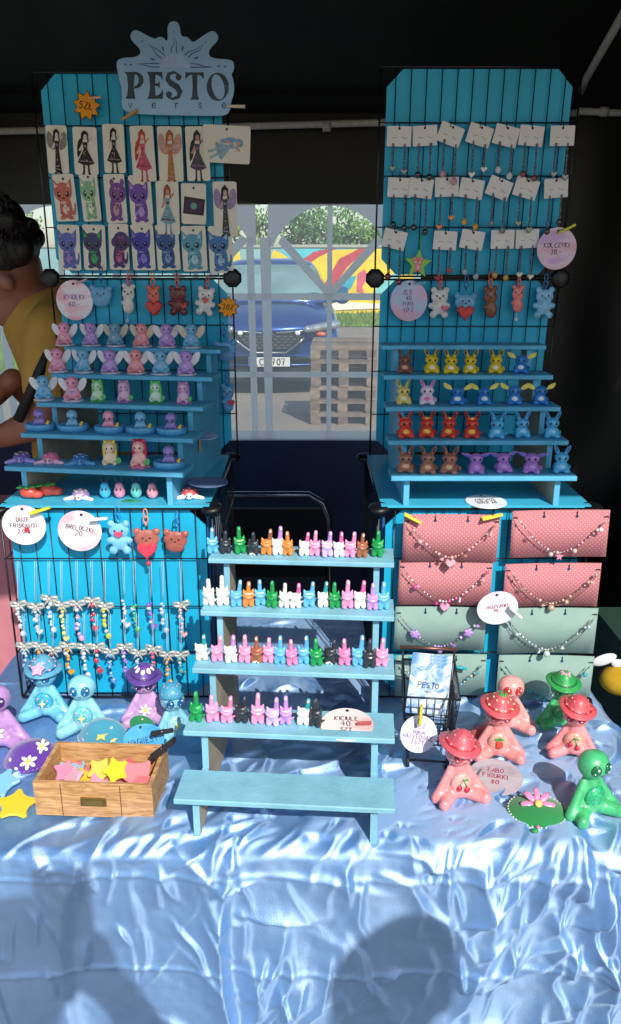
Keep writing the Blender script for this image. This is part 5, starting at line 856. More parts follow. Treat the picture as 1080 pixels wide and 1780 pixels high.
for i, ((x0, y0, x1, y1), kd, pos, cols, pk) in enumerate(NK):
    col_i = 0 if x0 < 850 else 1; d_ = .010 + .004 * (1 - (i // 2) % 2) ; c = PF((x0 + x1) / 2, (y0 + y1) / 2, d_); a, e = P(x0, y0, c.y), P(x1, y1, c.y); w_, h_ = e.x - a.x, a.z - e.z
    kn = {'p': 'pink dotted', 's': 'sage green'}[kd]; b = MB(); N = 16
    for k in range(N + 1):
        x = -w_ / 2 + w_ * k / N; yb = -.003 * (2 * abs(x) / w_) ** 2 + .003
        for z in (h_ / 2, -h_ / 2): b.v += [(x, yb, z), (x, yb + .0012, z)]
    for k in range(N): o_ = k * 4; b.f += [(o_ + 2, o_ + 6, o_ + 4, o_), (o_ + 1, o_ + 5, o_ + 7, o_ + 3), (o_, o_ + 4, o_ + 5, o_ + 1), (o_ + 3, o_ + 7, o_ + 6, o_ + 2)]
    b.f += [(0, 1, 3, 2), (4 * N + 2, 4 * N + 3, 4 * N + 1, 4 * N)]; b.m = [0] * len(b.f); b.s = [k_ < N * 4 and k_ % 4 < 2 for k_ in range(len(b.f))]
    t = thing('necklace_card', '%s display card, %s of the four %s ones on the right rack' % (kn, pos, kn), 'card', c, (R(random.uniform(-1.5, 2)), R(random.uniform(-1, 1)), 0), 'necklace display cards'); cd = add('card', b.mesh('card'), pkm if kd == 'p' else sgm, t)
    for q in (-.17, .17): add('punch_hole', MB().flat(circ(.0027, 12), .0024).mesh('punch_hole'), M('#1d4f70', rough=.6), cd, (q * w_, 0, h_ / 2 - .011)); add('hook', MB().tube([(0, .003, .0), (0, .001, .008), (0, .012, .011)], .0009, 5).mesh('hook'), wire, cd, (q * w_, 0, h_ / 2 - .011))
    for q in (-1, 1): add('notch', MB().flat([(-.004, -.001), (.004, -.0015), (.004, .0012), (-.004, .001)], -.0008).mesh('notch'), M('#3a3034', rough=.8), cd, (q * (w_ / 2 - .005), 0, h_ / 2 - .011))
    nk = thing('beaded_necklace', 'beaded charm necklace on the %s %s card' % (pos, kn), 'necklace', c + Vector((0, -.004, 0)), 0, 'charm necklaces'); rn = random.Random(70 + i); hw = w_ * .45; zt = h_ / 2 - .012; dip = h_ * .72
    cur = lambda u: (u * hw, -.002 - .004 * u * u, zt - dip * (1 - abs(u) ** 1.7))
    add('chain', MB().tube([cur(-1 + k / 20) for k in range(41)], .0007, 5).mesh('chain'), M('#8a8078', rough=.3, metal=.8), nk)
    if i in (3, 5): add('chain', MB().tube([(x, y - .001, z - .010 * math.sin(max(0, 1 - abs(u)) * math.pi) ** .8) for u in [-1 + k / 20 for k in range(41)] for x, y, z in [cur(u)]], .0005, 5).mesh('chain'), M('#8a8078', rough=.3, metal=.8), nk)
    for k in range(26):
        u = -.96 + 1.92 * k / 25; x, y, z = cur(u); s_ = rn.choice([.0012, .0016, .0022, .003]); m_ = M(cols[rn.randrange(3)], rough=.15, coat=.8, var=.25, scale=300)
        if k % 7 == 3: add('charm', rn.choice([starp, flw, blob]), m_, nk, (x, y - .002, z - .006), (R(90) if False else 0, rn.uniform(0, 2), 0), .0042)
        else: add('bead', blob, m_, nk, (x, y - .001, z), sc=s_)
    x, y, z = cur(0); pm_ = M(cols[0], rough=.15, coat=1, var=.2, scale=200)
    if pk == 'h': add('pendant', hmini, pm_, nk, (x, y - .003, z - .009), sc=1.9)
    elif pk == 's': add('pendant', starp, pm_, nk, (x, y - .003, z - .006), sc=.007)
    elif pk == 'f': add('pendant', blob, pm_, nk, (x, y - .003, z - .006), sc=.005); [add('flower_charm', flw, M('#b894dc', rough=.3), nk, Vector(cur(q)) + Vector((0, -.004, 0)), (R(90), 0, 0), .0075) for q in (-.62, .66)]
    else: add('pendant', blob, pm_, nk, (x, y - .003, z - .007), sc=.006)
clothespin(PF(717, 901, .02), -28, '#e2d84a', 'yellow clothespin at the left corner of the upper left pink card', .95); clothespin(PF(856, 898, .02), 14, '#e2d84a', 'yellow clothespin at the right corner of the upper left pink card', 1.0); clothespin(PF(800, 1160, .02), -12, '#1fa8b8', 'teal clothespin right of the PESTO business cards', .75); clothespin(PF(718, 1143, .02), 4, '#1fa8b8', 'teal clothespin left above the PESTO business cards', .5)
# ================================================================== big clay dolls on the cloth
doll = clay('doll_body', [('e', (0, -2, 76), (22.5, 20, 20)), ('c', (0, 0, 44), (0, 0, 60), 13, 9), ('e', (0, 0, 32), (20, 15, 22)), ('e', (0, -1, 17), (26, 19, 17)), ('c', (-12, 0, 50), (-28, -6, 22), 5.5, 6.5), ('c', (-28, -6, 22), (-37, -10, 8), 6.5, 8), ('c', (12, 0, 50), (28, -6, 22), 5.5, 6.5), ('c', (28, -6, 22), (37, -10, 8), 6.5, 8), ('c', (-14, -8, 10), (-29, -25, 9), 11, 9), ('e', (-32, -29, 10), (9, 8, 9.5)), ('c', (14, -8, 10), (29, -25, 9), 11, 9), ('e', (32, -29, 10), (9, 8, 9.5))], 2.2, 3)
dolleye = MB().ell((0, 0, 0), (7.2, 3.4, 8.4), 16, 10).mesh('eye'); glint = MB().ell((2.2, -3.0, 3), (1.8, .9, 1.8), 8, 6).ell((-2, -3.0, -3), (1.1, .7, 1.1), 8, 6).mesh('glint')
mouthm = MB().tube([(-2.5, -21.2, 69.5), (0, -21.6, 68.6), (2.5, -21.2, 69.5)], .5, 5).mesh('mouth')
bellym = MB().ell((0, -11.8, 29), (16.5, 8, 18.5), 20, 12).mesh('belly')
hatm = MB().lathe([(36, 0), (37, 1.5), (35, 3.2), (26, 6), (21, 12), (17, 20), (11, 26), (5, 29), (.6, 30)], 32, wob=lambda a: 1 + .035 * math.cos(3 * a + 1)).mesh('hat'); capm = MB().lathe([(24, -3), (27, -1), (27, 3), (25, 12), (19, 20), (10, 25), (.6, 27)], 30).mesh('hat')
daisy = MB()
for a in range(6): daisy.ell((7 * math.cos(a * math.pi / 3 + .3), 0, 7 * math.sin(a * math.pi / 3 + .3)), (5, 1.2, 2.7), 10, 6, M3=Matrix.Rotation(-(a * math.pi / 3 + .3), 3, 'Y'))
daisy = daisy.mesh('daisy_petals'); dcent = MB().ell((0, -1, 0), (3, 1.4, 3), 10, 7).mesh('daisy_centre'); st4 = MB().plate([(0, 9), (1.6, 2), (6, 0), (1.6, -2), (0, -9), (-1.6, -2), (-6, 0), (-1.6, 2)], -1, 1, .4).mesh('star_mark')
dots = MB()
for (x, z) in ((-8, 9), (8, 6), (6, -8), (-7, -7)): dots.ell((x, 0, z), (1.8, .8, 1.8), 8, 6)
dots = dots.mesh('dots'); berrym = MB().ell((0, 0, 0), (6, 1.8, 7.5), 14, 9).mesh('berry_mark'); calyx = MB()
for a in (-60, -30, 0, 30, 60): calyx.ell((6 * math.sin(R(a)), -.6, 7 + 2 * math.cos(R(a))), (1.5, 1, 3), 8, 6, M3=Matrix.Rotation(R(a), 3, 'Y'))
calyx = calyx.mesh('berry_leaves'); cherr = MB().ell((-6, 0, -3), (4.4, 2, 4.4), 10, 7).ell((6, 0, -7), (4.4, 2, 4.4), 10, 7).mesh('cherries'); cstem = MB().tube([(-6, 0, 1), (0, 0, 9), (6, 0, -3)], .8, 5).ell((3, -.5, 9), (5, 1, 2), 8, 6).mesh('cherry_stem')
petal_hat = MB()
for a in range(8): petal_hat.ell((14 * math.cos(a * .785), 14 * math.sin(a * .785), 21), (9, 5, 2), 10, 6, M3=Matrix.Rotation(a * .785, 3, 'Z') @ Matrix.Rotation(R(38), 3, 'Y'))
petal_hat = petal_hat.mesh('hat_petals'); hatdots = MB()
for a in range(9): hatdots.ell((24 * math.cos(a * .7), 24 * math.sin(a * .7), 8.5), (2.6, 2.6, 1.6), 8, 6); hatdots.ell((15.5 * math.cos(a * .7 + .4), 15.5 * math.sin(a * .7 + .4), 21), (2, 2, 2), 8, 6)
hatdots = hatdots.mesh('hat_dots')
def dollf(px, py, sc, yaw, body, eye, label, mark='star', belly=None, hat=None, hatc=None, deco=None, hy=0, htilt=8):
    t = thing('clay_doll', label, 'figurine', T(px, py, ZT) + Vector((0, 0, 0)), R(yaw), 'seated clay dolls', sc=mm * sc)
    bm_ = M(body, rough=.34, var=.22, scale=.06, bump=.3, bscale=.2, coat=.4); b_ = add('body', doll, bm_, t)
    for s_ in (-1, 1): e_ = add('eye', dolleye, M(eye, rough=.08, coat=1, var=.2, scale=200), t, (s_ * 9.2, -18.6, 77), (0, 0, R(s_ * 24))); add('glint', glint, M('#f4f6f8', rough=.2), e_)
    add('mouth', mouthm, clay_m('#5a3a44'), b_)
    if belly: add('belly', bellym, M(belly, rough=.12, var=.4, scale=.35, coat=1), t)
    o_ = lambda nm_, me, c, dz=0, dy=0: add(nm_, me, clay_m(c), t, (0, -20.3 + dy, 30 + dz), (R(-8), 0, 0))
    if mark == 'star': o_('star_mark', st4, '#efe39a'); o_('dots', dots, '#e7a6cc', -1, 1.4)
    if mark == 'daisy': o_('daisy_petals', daisy, '#f4f2ee'); o_('daisy_centre', dcent, '#e6cf4e')
    if mark == 'berry': o_('berry_mark', berrym, '#cf4632'); o_('berry_leaves', calyx, '#3f9c3c')
    if mark == 'cherry': o_('cherries', cherr, '#c41f30'); o_('cherry_stem', cstem, '#3c9a3a')
    if hat:
        h_ = add('hat', hatm if hat == 'brim' else capm, clay_m(hatc), t, (0, hy - 1, 87), (R(htilt), R(random.uniform(-4, 4)), R(40)), .86)
        if deco == 'petals': add('hat_petals', petal_hat, clay_m('#f2f0ee'), h_)
        elif deco == 'lotus': add('hat_petals', petal_hat, clay_m('#e79ac0'), h_, (0, 0, 3), sc=(.75, .75, 1))
        elif deco == 'leaves': add('hat_leaves', petal_hat, clay_m('#3fa04a'), h_, (0, 0, 6), sc=(.5, .5, 1)); add('hat_seeds', hatdots, clay_m('#f0d9a0'), h_, sc=1)
        elif deco: add('hat_dots', hatdots, clay_m(deco), h_)
        if hat == 'brim': add('hat_band', MB().lathe([(26.5, 5.2), (27, 6.8), (25.5, 8.4)], 32).mesh('hat_band'), clay_m(eye), h_)
        if mark == 'star' and hat == 'brim': add('hat_star', MB().plate(chaikin(starpts(14, 7), 1), -1.2, 1.2, .5).mesh('hat_star'), clay_m('#f0a9cf'), t, (2, -27, 99), (R(-48), 0, 0))
        b2 = MB()
        for s_ in (-1, 1): b2.tube([(s_ * 34, -6, 1), (s_ * 34, -7, -9)], .5, 5); b2.ell((s_ * 34, -7, -12), (2, 1.2, 3), 8, 6)
        add('hat_charms', b2.mesh('hat_charms'), silver, h_)
dollf(3, 1292, 1.1, 10, '#b68ac2', '#4a2468', 'mauve bald clay doll with a daisy on its belly at the left edge', 'daisy')
dollf(84, 1240, 1.0, -2, '#74c3dc', '#1d5f96', 'blue clay doll in a wide star-decorated hat on the left', 'star', '#3fa8c6', 'brim', '#5aa4c2', '#e9a8cc')
dollf(150, 1266, 1.03, 2, '#8fd2e2', '#1d6fa6', 'pale blue bald clay doll with a star on its belly behind the box', 'star', '#6cc2cc')
dollf(256, 1250, .95, 6, '#c9a0cc', '#4a2c6c', 'lilac clay doll in a purple hat with white petals', 'daisy', None, 'brim', '#5f3f94', 'petals')
dollf(303, 1278, .88, 28, '#86c7d6', '#1d5f96', 'pale blue clay doll in a dotted mushroom hat leaning by the middle stand', 'star', '#9fd6dc', 'cap', '#4aa2bf', '#e7a6cc', htilt=-4)
dollf(882, 1262, .98, 0, '#f0a29c', '#c8322c', 'coral bald clay doll with red eyes at the back right', None)
dollf(862, 1310, .98, -2, '#ee938f', '#c0302e', 'coral clay doll with a strawberry on its belly and strawberry hat', 'berry', '#f0a596', 'brim', '#cf5860', 'leaves', htilt=10)
dollf(995, 1308, .92, -18, '#ee8f90', '#b02a2e', 'coral clay doll in a red hat with two berries on its belly, far right', 'cherry', '#f0a08c', 'brim', '#d9575f', '#e88a8c', htilt=12)
dollf(794, 1382, .98, 14, '#ee9090', '#c0302e', 'coral clay doll with cherries on its belly nearest the table front', 'cherry', '#f2a59c', 'brim', '#cf5c67', '#e8868e', htilt=10)
dollf(972, 1258, .9, -8, '#44b26a', '#1d6a3c', 'green clay doll in a green hat with pink lotus petals', None, '#2f9a5c', 'brim', '#2c9e4c', 'lotus')
dollf(1020, 1408, 1.02, 22, '#4cb878', '#156a3e', 'green bald clay doll at the right front corner', None, '#2fae74')
# loose felt hats
def hat_loose(px, py, rx, ry_, h, col, label, deco, rot):
    t = thing('felt_hat', label, 'hat', T(px, py, ZT) + Vector((0, 0, .0035)), rot, 'loose felt hats', sc=mm)
    add('crown', MB().lathe([(1, 0), (1.02, .06), (.98, .14), (.78, .55), (.45, .88), (.02, 1)], 36, wob=lambda a: 1 + .03 * math.cos(2 * a)).mesh('crown'), M(col, rough=.85, sheen=.5, var=.15, scale=80, bump=.4, bscale=500), t, sc=(rx, ry_, h))
    b = MB()
    for k in range(40): a = k * math.pi / 20; b.ell((rx * .99 * math.cos(a), ry_ * .99 * math.sin(a), h * .16), (1.5, 1.5, 1), 6, 5)
    add('stitching', b.mesh('stitching'), clay_m(deco[0]), t)
    for kind, x, y, z, s_, c in deco[1]:
        q = (R(-62) if y < 0 else R(-90), 0, 0)
        if kind == 'd': f_ = add('daisy_petals', daisy, clay_m(c), t, (x, y, z), q, s_); add('daisy_centre', dcent, clay_m('#e6cf4e'), f_)
        elif kind == 's': add('star_mark', MB().plate(starpts(11, 5), -1.2, 1.2, .5).mesh('star_mark'), clay_m(c), t, (x, y, z), q, s_)
        elif kind == 'o': add('dot', MB().ell((0, 0, 0), (3, 1.2, 3), 8, 6).mesh('dot'), clay_m(c), t, (x, y, z), q, s_)
        else:
            b = MB()
            for a in range(8): b.ell((11 * math.cos(a * .785), -.6 * (a % 2), 11 * math.sin(a * .785)), (8, 1.6, 3.6), 10, 6, M3=Matrix.Rotation(-a * .785, 3, 'Y'))
            f_ = add('lotus_petals', b.mesh('lotus_petals'), clay_m('#e08ab4'), t, (x, y, z), q, s_); add('lotus_centre', dcent, clay_m('#ecc46a'), f_, (0, -2, 0), sc=1.4)
hat_loose(56, 1322, 41, 33, 32, '#5c2f96', 'purple felt hat with white daisies lying left of the box', ('#9a78c8', [('d', 2, -26, 18, 1.15, '#f6f4f2'), ('d', 22, -8, 27, 1.0, '#f2f0e4'), ('o', -26, -14, 18, 1.1, '#d8c0e8'), ('o', 30, -19, 11, 1.1, '#f2e8f4'), ('o', -18, -25, 9, 1.1, '#f2e8f4')]), (R(8), R(-6), R(10)))
hat_loose(182, 1288, 42, 28, 38, '#3f9ab4', 'blue felt hat with a yellow star behind the wooden box', ('#b7d6dc', [('s', 2, -19, 22, 1.1, '#e9cf6a'), ('s', 20, -20, 14, .6, '#ecd884'), ('o', -20, -14, 22, 1, '#e79ac4'), ('o', -4, -10, 33, .9, '#c8b4e0'), ('o', 16, -10, 30, .9, '#e8eef2'), ('o', -28, -14, 12, 1.6, '#c79ad4')]), (R(4), 0, 0))
hat_loose(836, 1293, 31, 26, 24, '#c8404c', 'red felt hat lying behind the strawberry doll', ('#e88a8e', [('o', 0, -16, 16, 1, '#f0c0b8')]), (R(30), R(-35), 0))
hat_loose(933, 1414, 40, 33, 15, '#16853f', 'green felt lily-pad hat with a pink lotus at the table front', ('#d6e8c8', [('l', 0, -1, 13.5, 1.3, '')]), (R(6), 0, R(-4)))
t = thing('lotus_charm', 'tiny green and pink bead charm at the tip of the lily-pad hat', 'charm', T(930, 1447, ZT), 0, None, mm); add('leaf_bead', MB().ell((0, 0, 3), (5, 4, 3), 10, 7).mesh('leaf_bead'), clay_m('#1f9a48'), t); add('flower_bead', MB().ell((6, 7, 3), (3, 3, 2.6), 10, 7).mesh('flower_bead'), clay_m('#d880a8'), t)
# ------------------------------------------------------------------ tags on the table
def stand_tag(px, py, rx, rz, lines, label, seed, cols, rotx, size, rz_=0, inkc='k', z=ZT, **kw):
    p = T(px, py, z); return round_tag(p, rx, rz, lines, label, seed, size, cols, (R(rotx), 0, R(rz_)), inkc, **kw)
p = onC(1, 603, .03); round_tag(p + Vector((0, 0, .0014)), .037, .033, ['KICIULE', ('40', 1.3), 'SZT'], 'pink oval tag reading 40 lying on the fourth shelf of the middle stand', 21, .2, ('#e8b4b0', '#ecd6d2', '#e4ddd8'), (R(-80), 0, R(-4)))
clothespin(onC(1, 633, .03) + Vector((0, -.004, .007)), 8, '#b0494a', 'dark red clothespin on the pink oval tag reading 40', .6, rot=(R(-80), 0, R(6)))
round_tag(T(862, 1350, ZT + .006), .040, .036, ['ŻABO', 'FIGURKI', '80'], 'grey-pink oval tag reading 80 lying among the coral dolls', 22, .2, ('#b8a4ac', '#c0b4bc', '#a89aa6'), (R(-80), 0, R(-14)), 'r', hole=False)
clothespin(T(833, 1345, ZT + .007), 0, '#8a7c84', 'grey clip at the left end of the tag reading 80', .6, rot=(R(-80), 0, R(60)))
round_tag(P(250, 1287, 1.045), .032, .025, ['MAGNESY'], 'blue oval tag reading MAGNESY leaning behind the wooden box', 23, .26, ('#3f9fd8', '#55aee0', '#4aa6dc'), (R(-18), R(-14), 0), 'k')
t = thing('green_felt_leaf', 'dark green oval felt leaf resting on the blue MAGNESY tag', 'ornament', P(247, 1259, 1.065), (R(-25), R(6), 0)); add('leaf_body', MB().plate(chaikin([(-.021, .002), (-.012, .013), (.006, .013), (.022, .002), (.012, -.011), (-.012, -.011)], 2), -.002, .002, .0006).mesh('leaf_body'), M('#1f7a4a', rough=.85, sheen=.4), t); add('bead', MB().ell((0, -.003, .008), .0016, 8, 6).mesh('bead'), clay_m('#e8c8d0'), t)
clothespin(P(282, 1272, 1.035), 12, '#22262c', 'black clothespin on the blue MAGNESY tag', 1.0); clothespin(T(284, 1312, .81) + Vector((0, 0, .01)), 42, '#2a2220', 'large black clothespin at the back corner of the wooden box', 1.4)
# ------------------------------------------------------------------ the wooden box of magnets
oak = bpy.data.materials.new('oak'); oak.use_nodes = True; n, l = oak.node_tree.nodes, oak.node_tree.links; b_ = n['Principled BSDF']; tc = n.new('ShaderNodeTexCoord'); mp = n.new('ShaderNodeMapping'); mp.inputs['Scale'].default_value = (14, 60, 90); no = n.new('ShaderNodeTexNoise'); no.inputs['Scale'].default_value = 2; no.inputs['Detail'].default_value = 6; no.inputs['Distortion'].default_value = 1.5
rp = n.new('ShaderNodeValToRGB'); rp.color_ramp.elements[0].position = .35; rp.color_ramp.elements[0].color = lin('#a9784a') + (1,); rp.color_ramp.elements[1].position = .65; rp.color_ramp.elements[1].color = lin('#d9ab74') + (1,)
l.new(tc.outputs['Object'], mp.inputs[0]); l.new(mp.outputs[0], no.inputs['Vector']); l.new(no.outputs['Fac'], rp.inputs[0]); l.new(rp.outputs[0], b_.inputs['Base Color']); b_.inputs['Roughness'].default_value = .55
pA, pB_ = T(64, 1417, ZT), T(268, 1424, ZT); bx = thing('wooden_box', 'open oak drawer box with a brass label holder at the table front', 'box', (pA + pB_) / 2, math.atan2((pB_ - pA).y, (pB_ - pA).x)); W_, D_, H_ = (pB_ - pA).length, .098, .055
add('front_panel', MB().bbox((-W_ / 2, 0, 0), (W_ / 2, .006, H_), .0008).mesh('front_panel'), oak, bx); add('back_panel', MB().bbox((-W_ / 2, D_ - .006, 0), (W_ / 2, D_, H_), .0008).mesh('back_panel'), oak, bx)
for s_ in (-1, 1): add('side_panel', MB().box((s_ * W_ / 2 - (0 if s_ < 0 else .006), .0061, 0), (s_ * W_ / 2 + (.006 if s_ < 0 else 0), D_ - .0061, H_ - .0004)).mesh('side_panel'), oak, bx)
add('bottom', MB().box((-W_ / 2 + .0062, .0063, .003), (W_ / 2 - .0062, D_ - .0063, .006)).mesh('bottom'), oak, bx)
for q in (-.27, .23): add('joint_line', MB().box((q * W_ - .0006, -.0005, 0.001), (q * W_ + .0006, .0005, H_ - .002)).mesh('joint_line'), M('#7a5634', rough=.8), bx)
lh = add('label_holder', MB().plate(rrect(.036, .0135, .001), -.0025, 0, .0008).mesh('label_holder'), M('#8a6f36', rough=.35, metal=.7), bx, (0, 0, .026)); add('label_slot', MB().flat(rrect(.029, .008, .0006), -.0028).mesh('label_slot'), M('#79632f', rough=.6, metal=.4), lh)
bpy.context.view_layer.update(); mb = Matrix.Translation(bx.location) @ Matrix.Rotation(bx.rotation_euler.z, 4, 'Z')
starmag = MB().plate(chaikin(starpts(.022, .0115), 1), -.002, .002, .0008).mesh('magnet'); catmag = MB().plate(chaikin([(-.022, .002), (-.02, .02), (-.012, .012), (.01, .013), (.019, .02), (.021, 0), (.014, -.016), (-.014, -.016)], 2), -.002, .002, .0008).mesh('magnet')
mags = [(-.055, .05, .036, -68, 20, 10, starmag, '#e68fae', 'pink star magnet leaning at the left inside the box'), (-.038, .03, .040, -60, -30, -15, starmag, '#ecb6c6', 'pale pink star magnet lying across the left of the box'), (-.028, .045, .030, -72, 10, 30, starmag, '#e0c63a', 'yellow star magnet half under the others in the box'), (-.005, .05, .041, -58, 24, -12, starmag, '#d8c04a', 'dull yellow star magnet in the middle of the box'), (.02, .045, .045, -48, -18, 14, starmag, '#f0d41e', 'bright yellow star magnet in the middle of the box'), (.048, .047, .042, -52, 6, 4, catmag, '#ea7f84', 'coral cat-head magnet at the right in the box'), (.058, .03, .034, -66, -6, -20, catmag, '#e57a80', 'coral magnet lying at the right front of the box'), (.008, .02, .033, -70, 30, 8, catmag, '#f0a0b4', 'pink magnet by the front wall of the box'), (-.02, .018, .030, -75, -20, 0, starmag, '#e8cc3a', 'yellow star magnet by the front wall of the box'), (.035, .07, .03, -70, 12, 24, starmag, '#d85c68', 'red star magnet at the back of the box'), (-.06, .075, .022, -85, 0, 0, catmag, '#8fc4e2', 'light blue magnet at the back left in the box')]
for x, y, z, rx, ry_, rz_, me, c, lb in mags:
    tag(add('magnet', me, clay_m(c), None, mb @ Vector((x, y, z)), (R(rx), R(ry_), R(rz_))), lb, 'magnet', 'clay magnets in the box')
b = MB()
for k in range(22): b.ell((random.uniform(-.066, .066), random.uniform(.016, .084), random.uniform(.009, .022)), (.016, .012, .003), 10, 6, M3=Euler((random.uniform(-.4, .4), random.uniform(-.4, .4), 0)).to_matrix())
o = add('magnet_heap', b.mesh('magnet_heap'), clay_m('#d8808e'), None, mb.to_translation(), (0, 0, bx.rotation_euler.z)); struct(o, 'stuff'); tag(o, 'heap of pink clay magnets filling the bottom of the box', 'magnets')
tag(add('star_magnet', MB().plate(chaikin(starpts(.033, .017), 1), -.002, .002, .0008).mesh('star_magnet'), clay_m('#f0cf3a'), None, T(28, 1398, ZT + .006), (R(-82), R(6), R(8))), 'yellow clay star lying on the cloth left of the box', 'magnet', 'clay stars on the cloth'); tag(add('star_magnet', MB().plate(chaikin(starpts(.033, .017), 1), -.002, .002, .0008).mesh('star_magnet'), clay_m('#8fd0ea'), None, T(2, 1362, ZT + .006), (R(-80), R(-6), R(-12))), 'light blue clay star at the left edge of the cloth', 'magnet', 'clay stars on the cloth')
# ------------------------------------------------------------------ toy shopping cart with business cards
ct = thing('toy_shopping_cart', 'small dark wire shopping cart holding the business cards', 'toy cart', T(742, 1318, ZT), R(-6)); met = M('#4a4c52', rough=.35, metal=.85); cop = M('#7c5a50', rough=.4, metal=.7)
b = MB(); z0, z1 = .038, .125; wb, wt = .034, .042
def ring(z, w_, y0, y1, r=.0016): b.tube([(-w_, y0, z), (w_, y0, z), (w_, y1, z), (-w_, y1, z)], r, 6, closed=True)
ring(z0, wb, -.02, .06); ring(.065, wb + .003, -.024, .068, .0011); ring(.095, wb + .006, -.028, .076, .0011); ring(z1, wt, -.032, .085, .002)
for k in range(8):
    u = -1 + k * 2 / 7
    for (ya, yb) in ((-.02, -.032), (.06, .085)): b.tube([(u * wb, ya, z0), (u * wt, yb, z1)], .0009, 5)
for k in range(9):
    u = k / 8
    for s_ in (-1, 1): b.tube([(s_ * wb, -.02 + .08 * u, z0), (s_ * wt, -.032 + .117 * u, z1)], .0009, 5)
    b.tube([(-wb, -.02 + .08 * u, z0), (wb, -.02 + .08 * u, z0)], .0009, 5)
add('basket', b.mesh('basket'), met, ct)
b = MB()
for s_ in (-1, 1): b.tube([(s_ * .03, -.024, .012), (s_ * .033, .07, .018), (s_ * .036, .082, .06), (s_ * .042, .098, .14)], .002, 6); b.tube([(s_ * .03, -.024, .012), (s_ * .033, -.02, .036)], .0018, 6)
b.tube([(-.03, -.024, .012), (.03, -.024, .012)], .0018, 6); b.tube([(-.033, .07, .018), (.033, .07, .018)], .0018, 6); add('chassis', b.mesh('chassis'), met, ct)
add('handle', MB().tube([(-.046, .098, .14), (.046, .098, .14)], .003, 8).mesh('handle'), cop, ct)
wl = MB().lathe([(.003, -.002), (.008, -.0025), (.009, 0), (.008, .0025), (.003, .002)], 14).mesh('wheel')
for s_ in (-1, 1):
    for y in (-.024, .07): add('wheel', wl, M('#23242a', rough=.6), ct, (s_ * .03, y, .009), (0, R(90), 0))
def cloud_mat():
    m = bpy.data.materials.new('marbled_card'); m.use_nodes = True; n, l = m.node_tree.nodes, m.node_tree.links; b_ = n['Principled BSDF']; tc = n.new('ShaderNodeTexCoord'); no = n.new('ShaderNodeTexNoise'); no.inputs['Scale'].default_value = 38; no.inputs['Detail'].default_value = 6; no.inputs['Distortion'].default_value = 2.2
    r = n.new('ShaderNodeValToRGB'); r.color_ramp.elements[0].position = .36; r.color_ramp.elements[0].color = lin('#5f9ad2') + (1,); r.color_ramp.elements[1].position = .6; r.color_ramp.elements[1].color = lin('#e6eef6') + (1,)
    l.new(tc.outputs['Object'], no.inputs['Vector']); l.new(no.outputs['Fac'], r.inputs[0]); l.new(r.outputs[0], b_.inputs['Base Color']); b_.inputs['Roughness'].default_value = .4; return m
cl_ = cloud_mat(); cc = P(746, 1198, 1.10)
for k in range(3):
    t = thing('business_card', ['front blue marbled business card reading PESTO in the toy cart', 'blue marbled business card just behind the front one', 'rearmost blue marbled business card in the toy cart'][k], 'business card', cc + Vector((.002 * k, .004 + .007 * k, .002 * k)), (R(-14), R(6 - k), R(-4)), 'business cards in the toy cart')
    add('card', MB().plate(rrect(.062, .086, .002), -.0005, .0005).mesh('card'), cl_, t)
    if k == 0:
        pl_ = writing(['PESTO'], .0085, .0014, -.0009, jit=0, seed=3); add('lettering', pl_.mesh('lettering'), M('#20304c', rough=.6), t, (.0, 0, .004)); pl_ = writing(['VERSE'], .003, .0005, -.0009, jit=0, seed=3); add('lettering', pl_.mesh('lettering'), M('#20304c', rough=.6), t, (.0, 0, -.006))
round_tag(P(728, 1276, 1.035), .0275, .0285, ['WEŹ', ('SWOJĄ', .7), 'WIZYTÓWKĘ', ':) SZT'], 'white round tag reading WIZYTÓWKĘ clipped on the toy cart', 24, .24, ('#dcd2e6', '#e9e4f0', '#d4cfe2'), (R(-14), R(10), 0), 'v', hole=False, lead=1.25); clothespin(P(731, 1243, 1.028), 88, '#e2c83a', 'yellow clothespin holding the WIZYTÓWKĘ tag on the toy cart', .95)
# small silver charms lying at the back right
t = thing('binder_clip', 'black binder clip standing at the back right edge of the cloth', 'clip', T(1018, 1226, ZT), R(12)); add('clip_body', MB().plate([(-.013, 0), (.013, 0), (.009, .013), (-.009, .013)], -.004, .004, .001).mesh('clip_body'), M('#17181b', rough=.3), t); add('clip_wire', MB().tube([(-.006, 0, .012), (-.004, 0, .02), (.004, 0, .02), (.006, 0, .012)], .0007, 5).mesh('clip_wire'), silver, t)
# ================================================================== chair behind the stall
ch = thing('tubular_chair', 'dark folding chair with a silver tube frame behind the stall', 'chair', (-.17, 2.3, 0)); tube_m = M('#8f99a8', rough=.25, metal=.9); W_ = .225
add('back_frame', MB().tube([(-W_, .03, .46), (-W_, 0, .74), (-W_ + .02, 0, .79), (-W_ + .06, 0, .815), (W_ - .06, 0, .815), (W_ - .02, 0, .79), (W_, 0, .74), (W_, .03, .46)], .011, 10).mesh('back_frame'), tube_m, ch)
add('backrest', MB().box((-W_ + .012, .004, .55), (W_ - .012, .02, .77)).mesh('backrest'), M('#15181f', rough=.7), ch); add('seat', MB().bbox((-W_, .04, .43), (W_, .43, .46), .008).mesh('seat'), M('#15181f', rough=.7), ch)
for s_ in (-1, 1): add('leg', MB().tube([(s_ * W_, .03, .46), (s_ * W_, -.05, 0)], .011, 8).mesh('leg'), tube_m, ch); add('leg', MB().tube([(s_ * W_, .42, .44), (s_ * W_, .46, 0)], .011, 8).mesh('leg'), tube_m, ch)
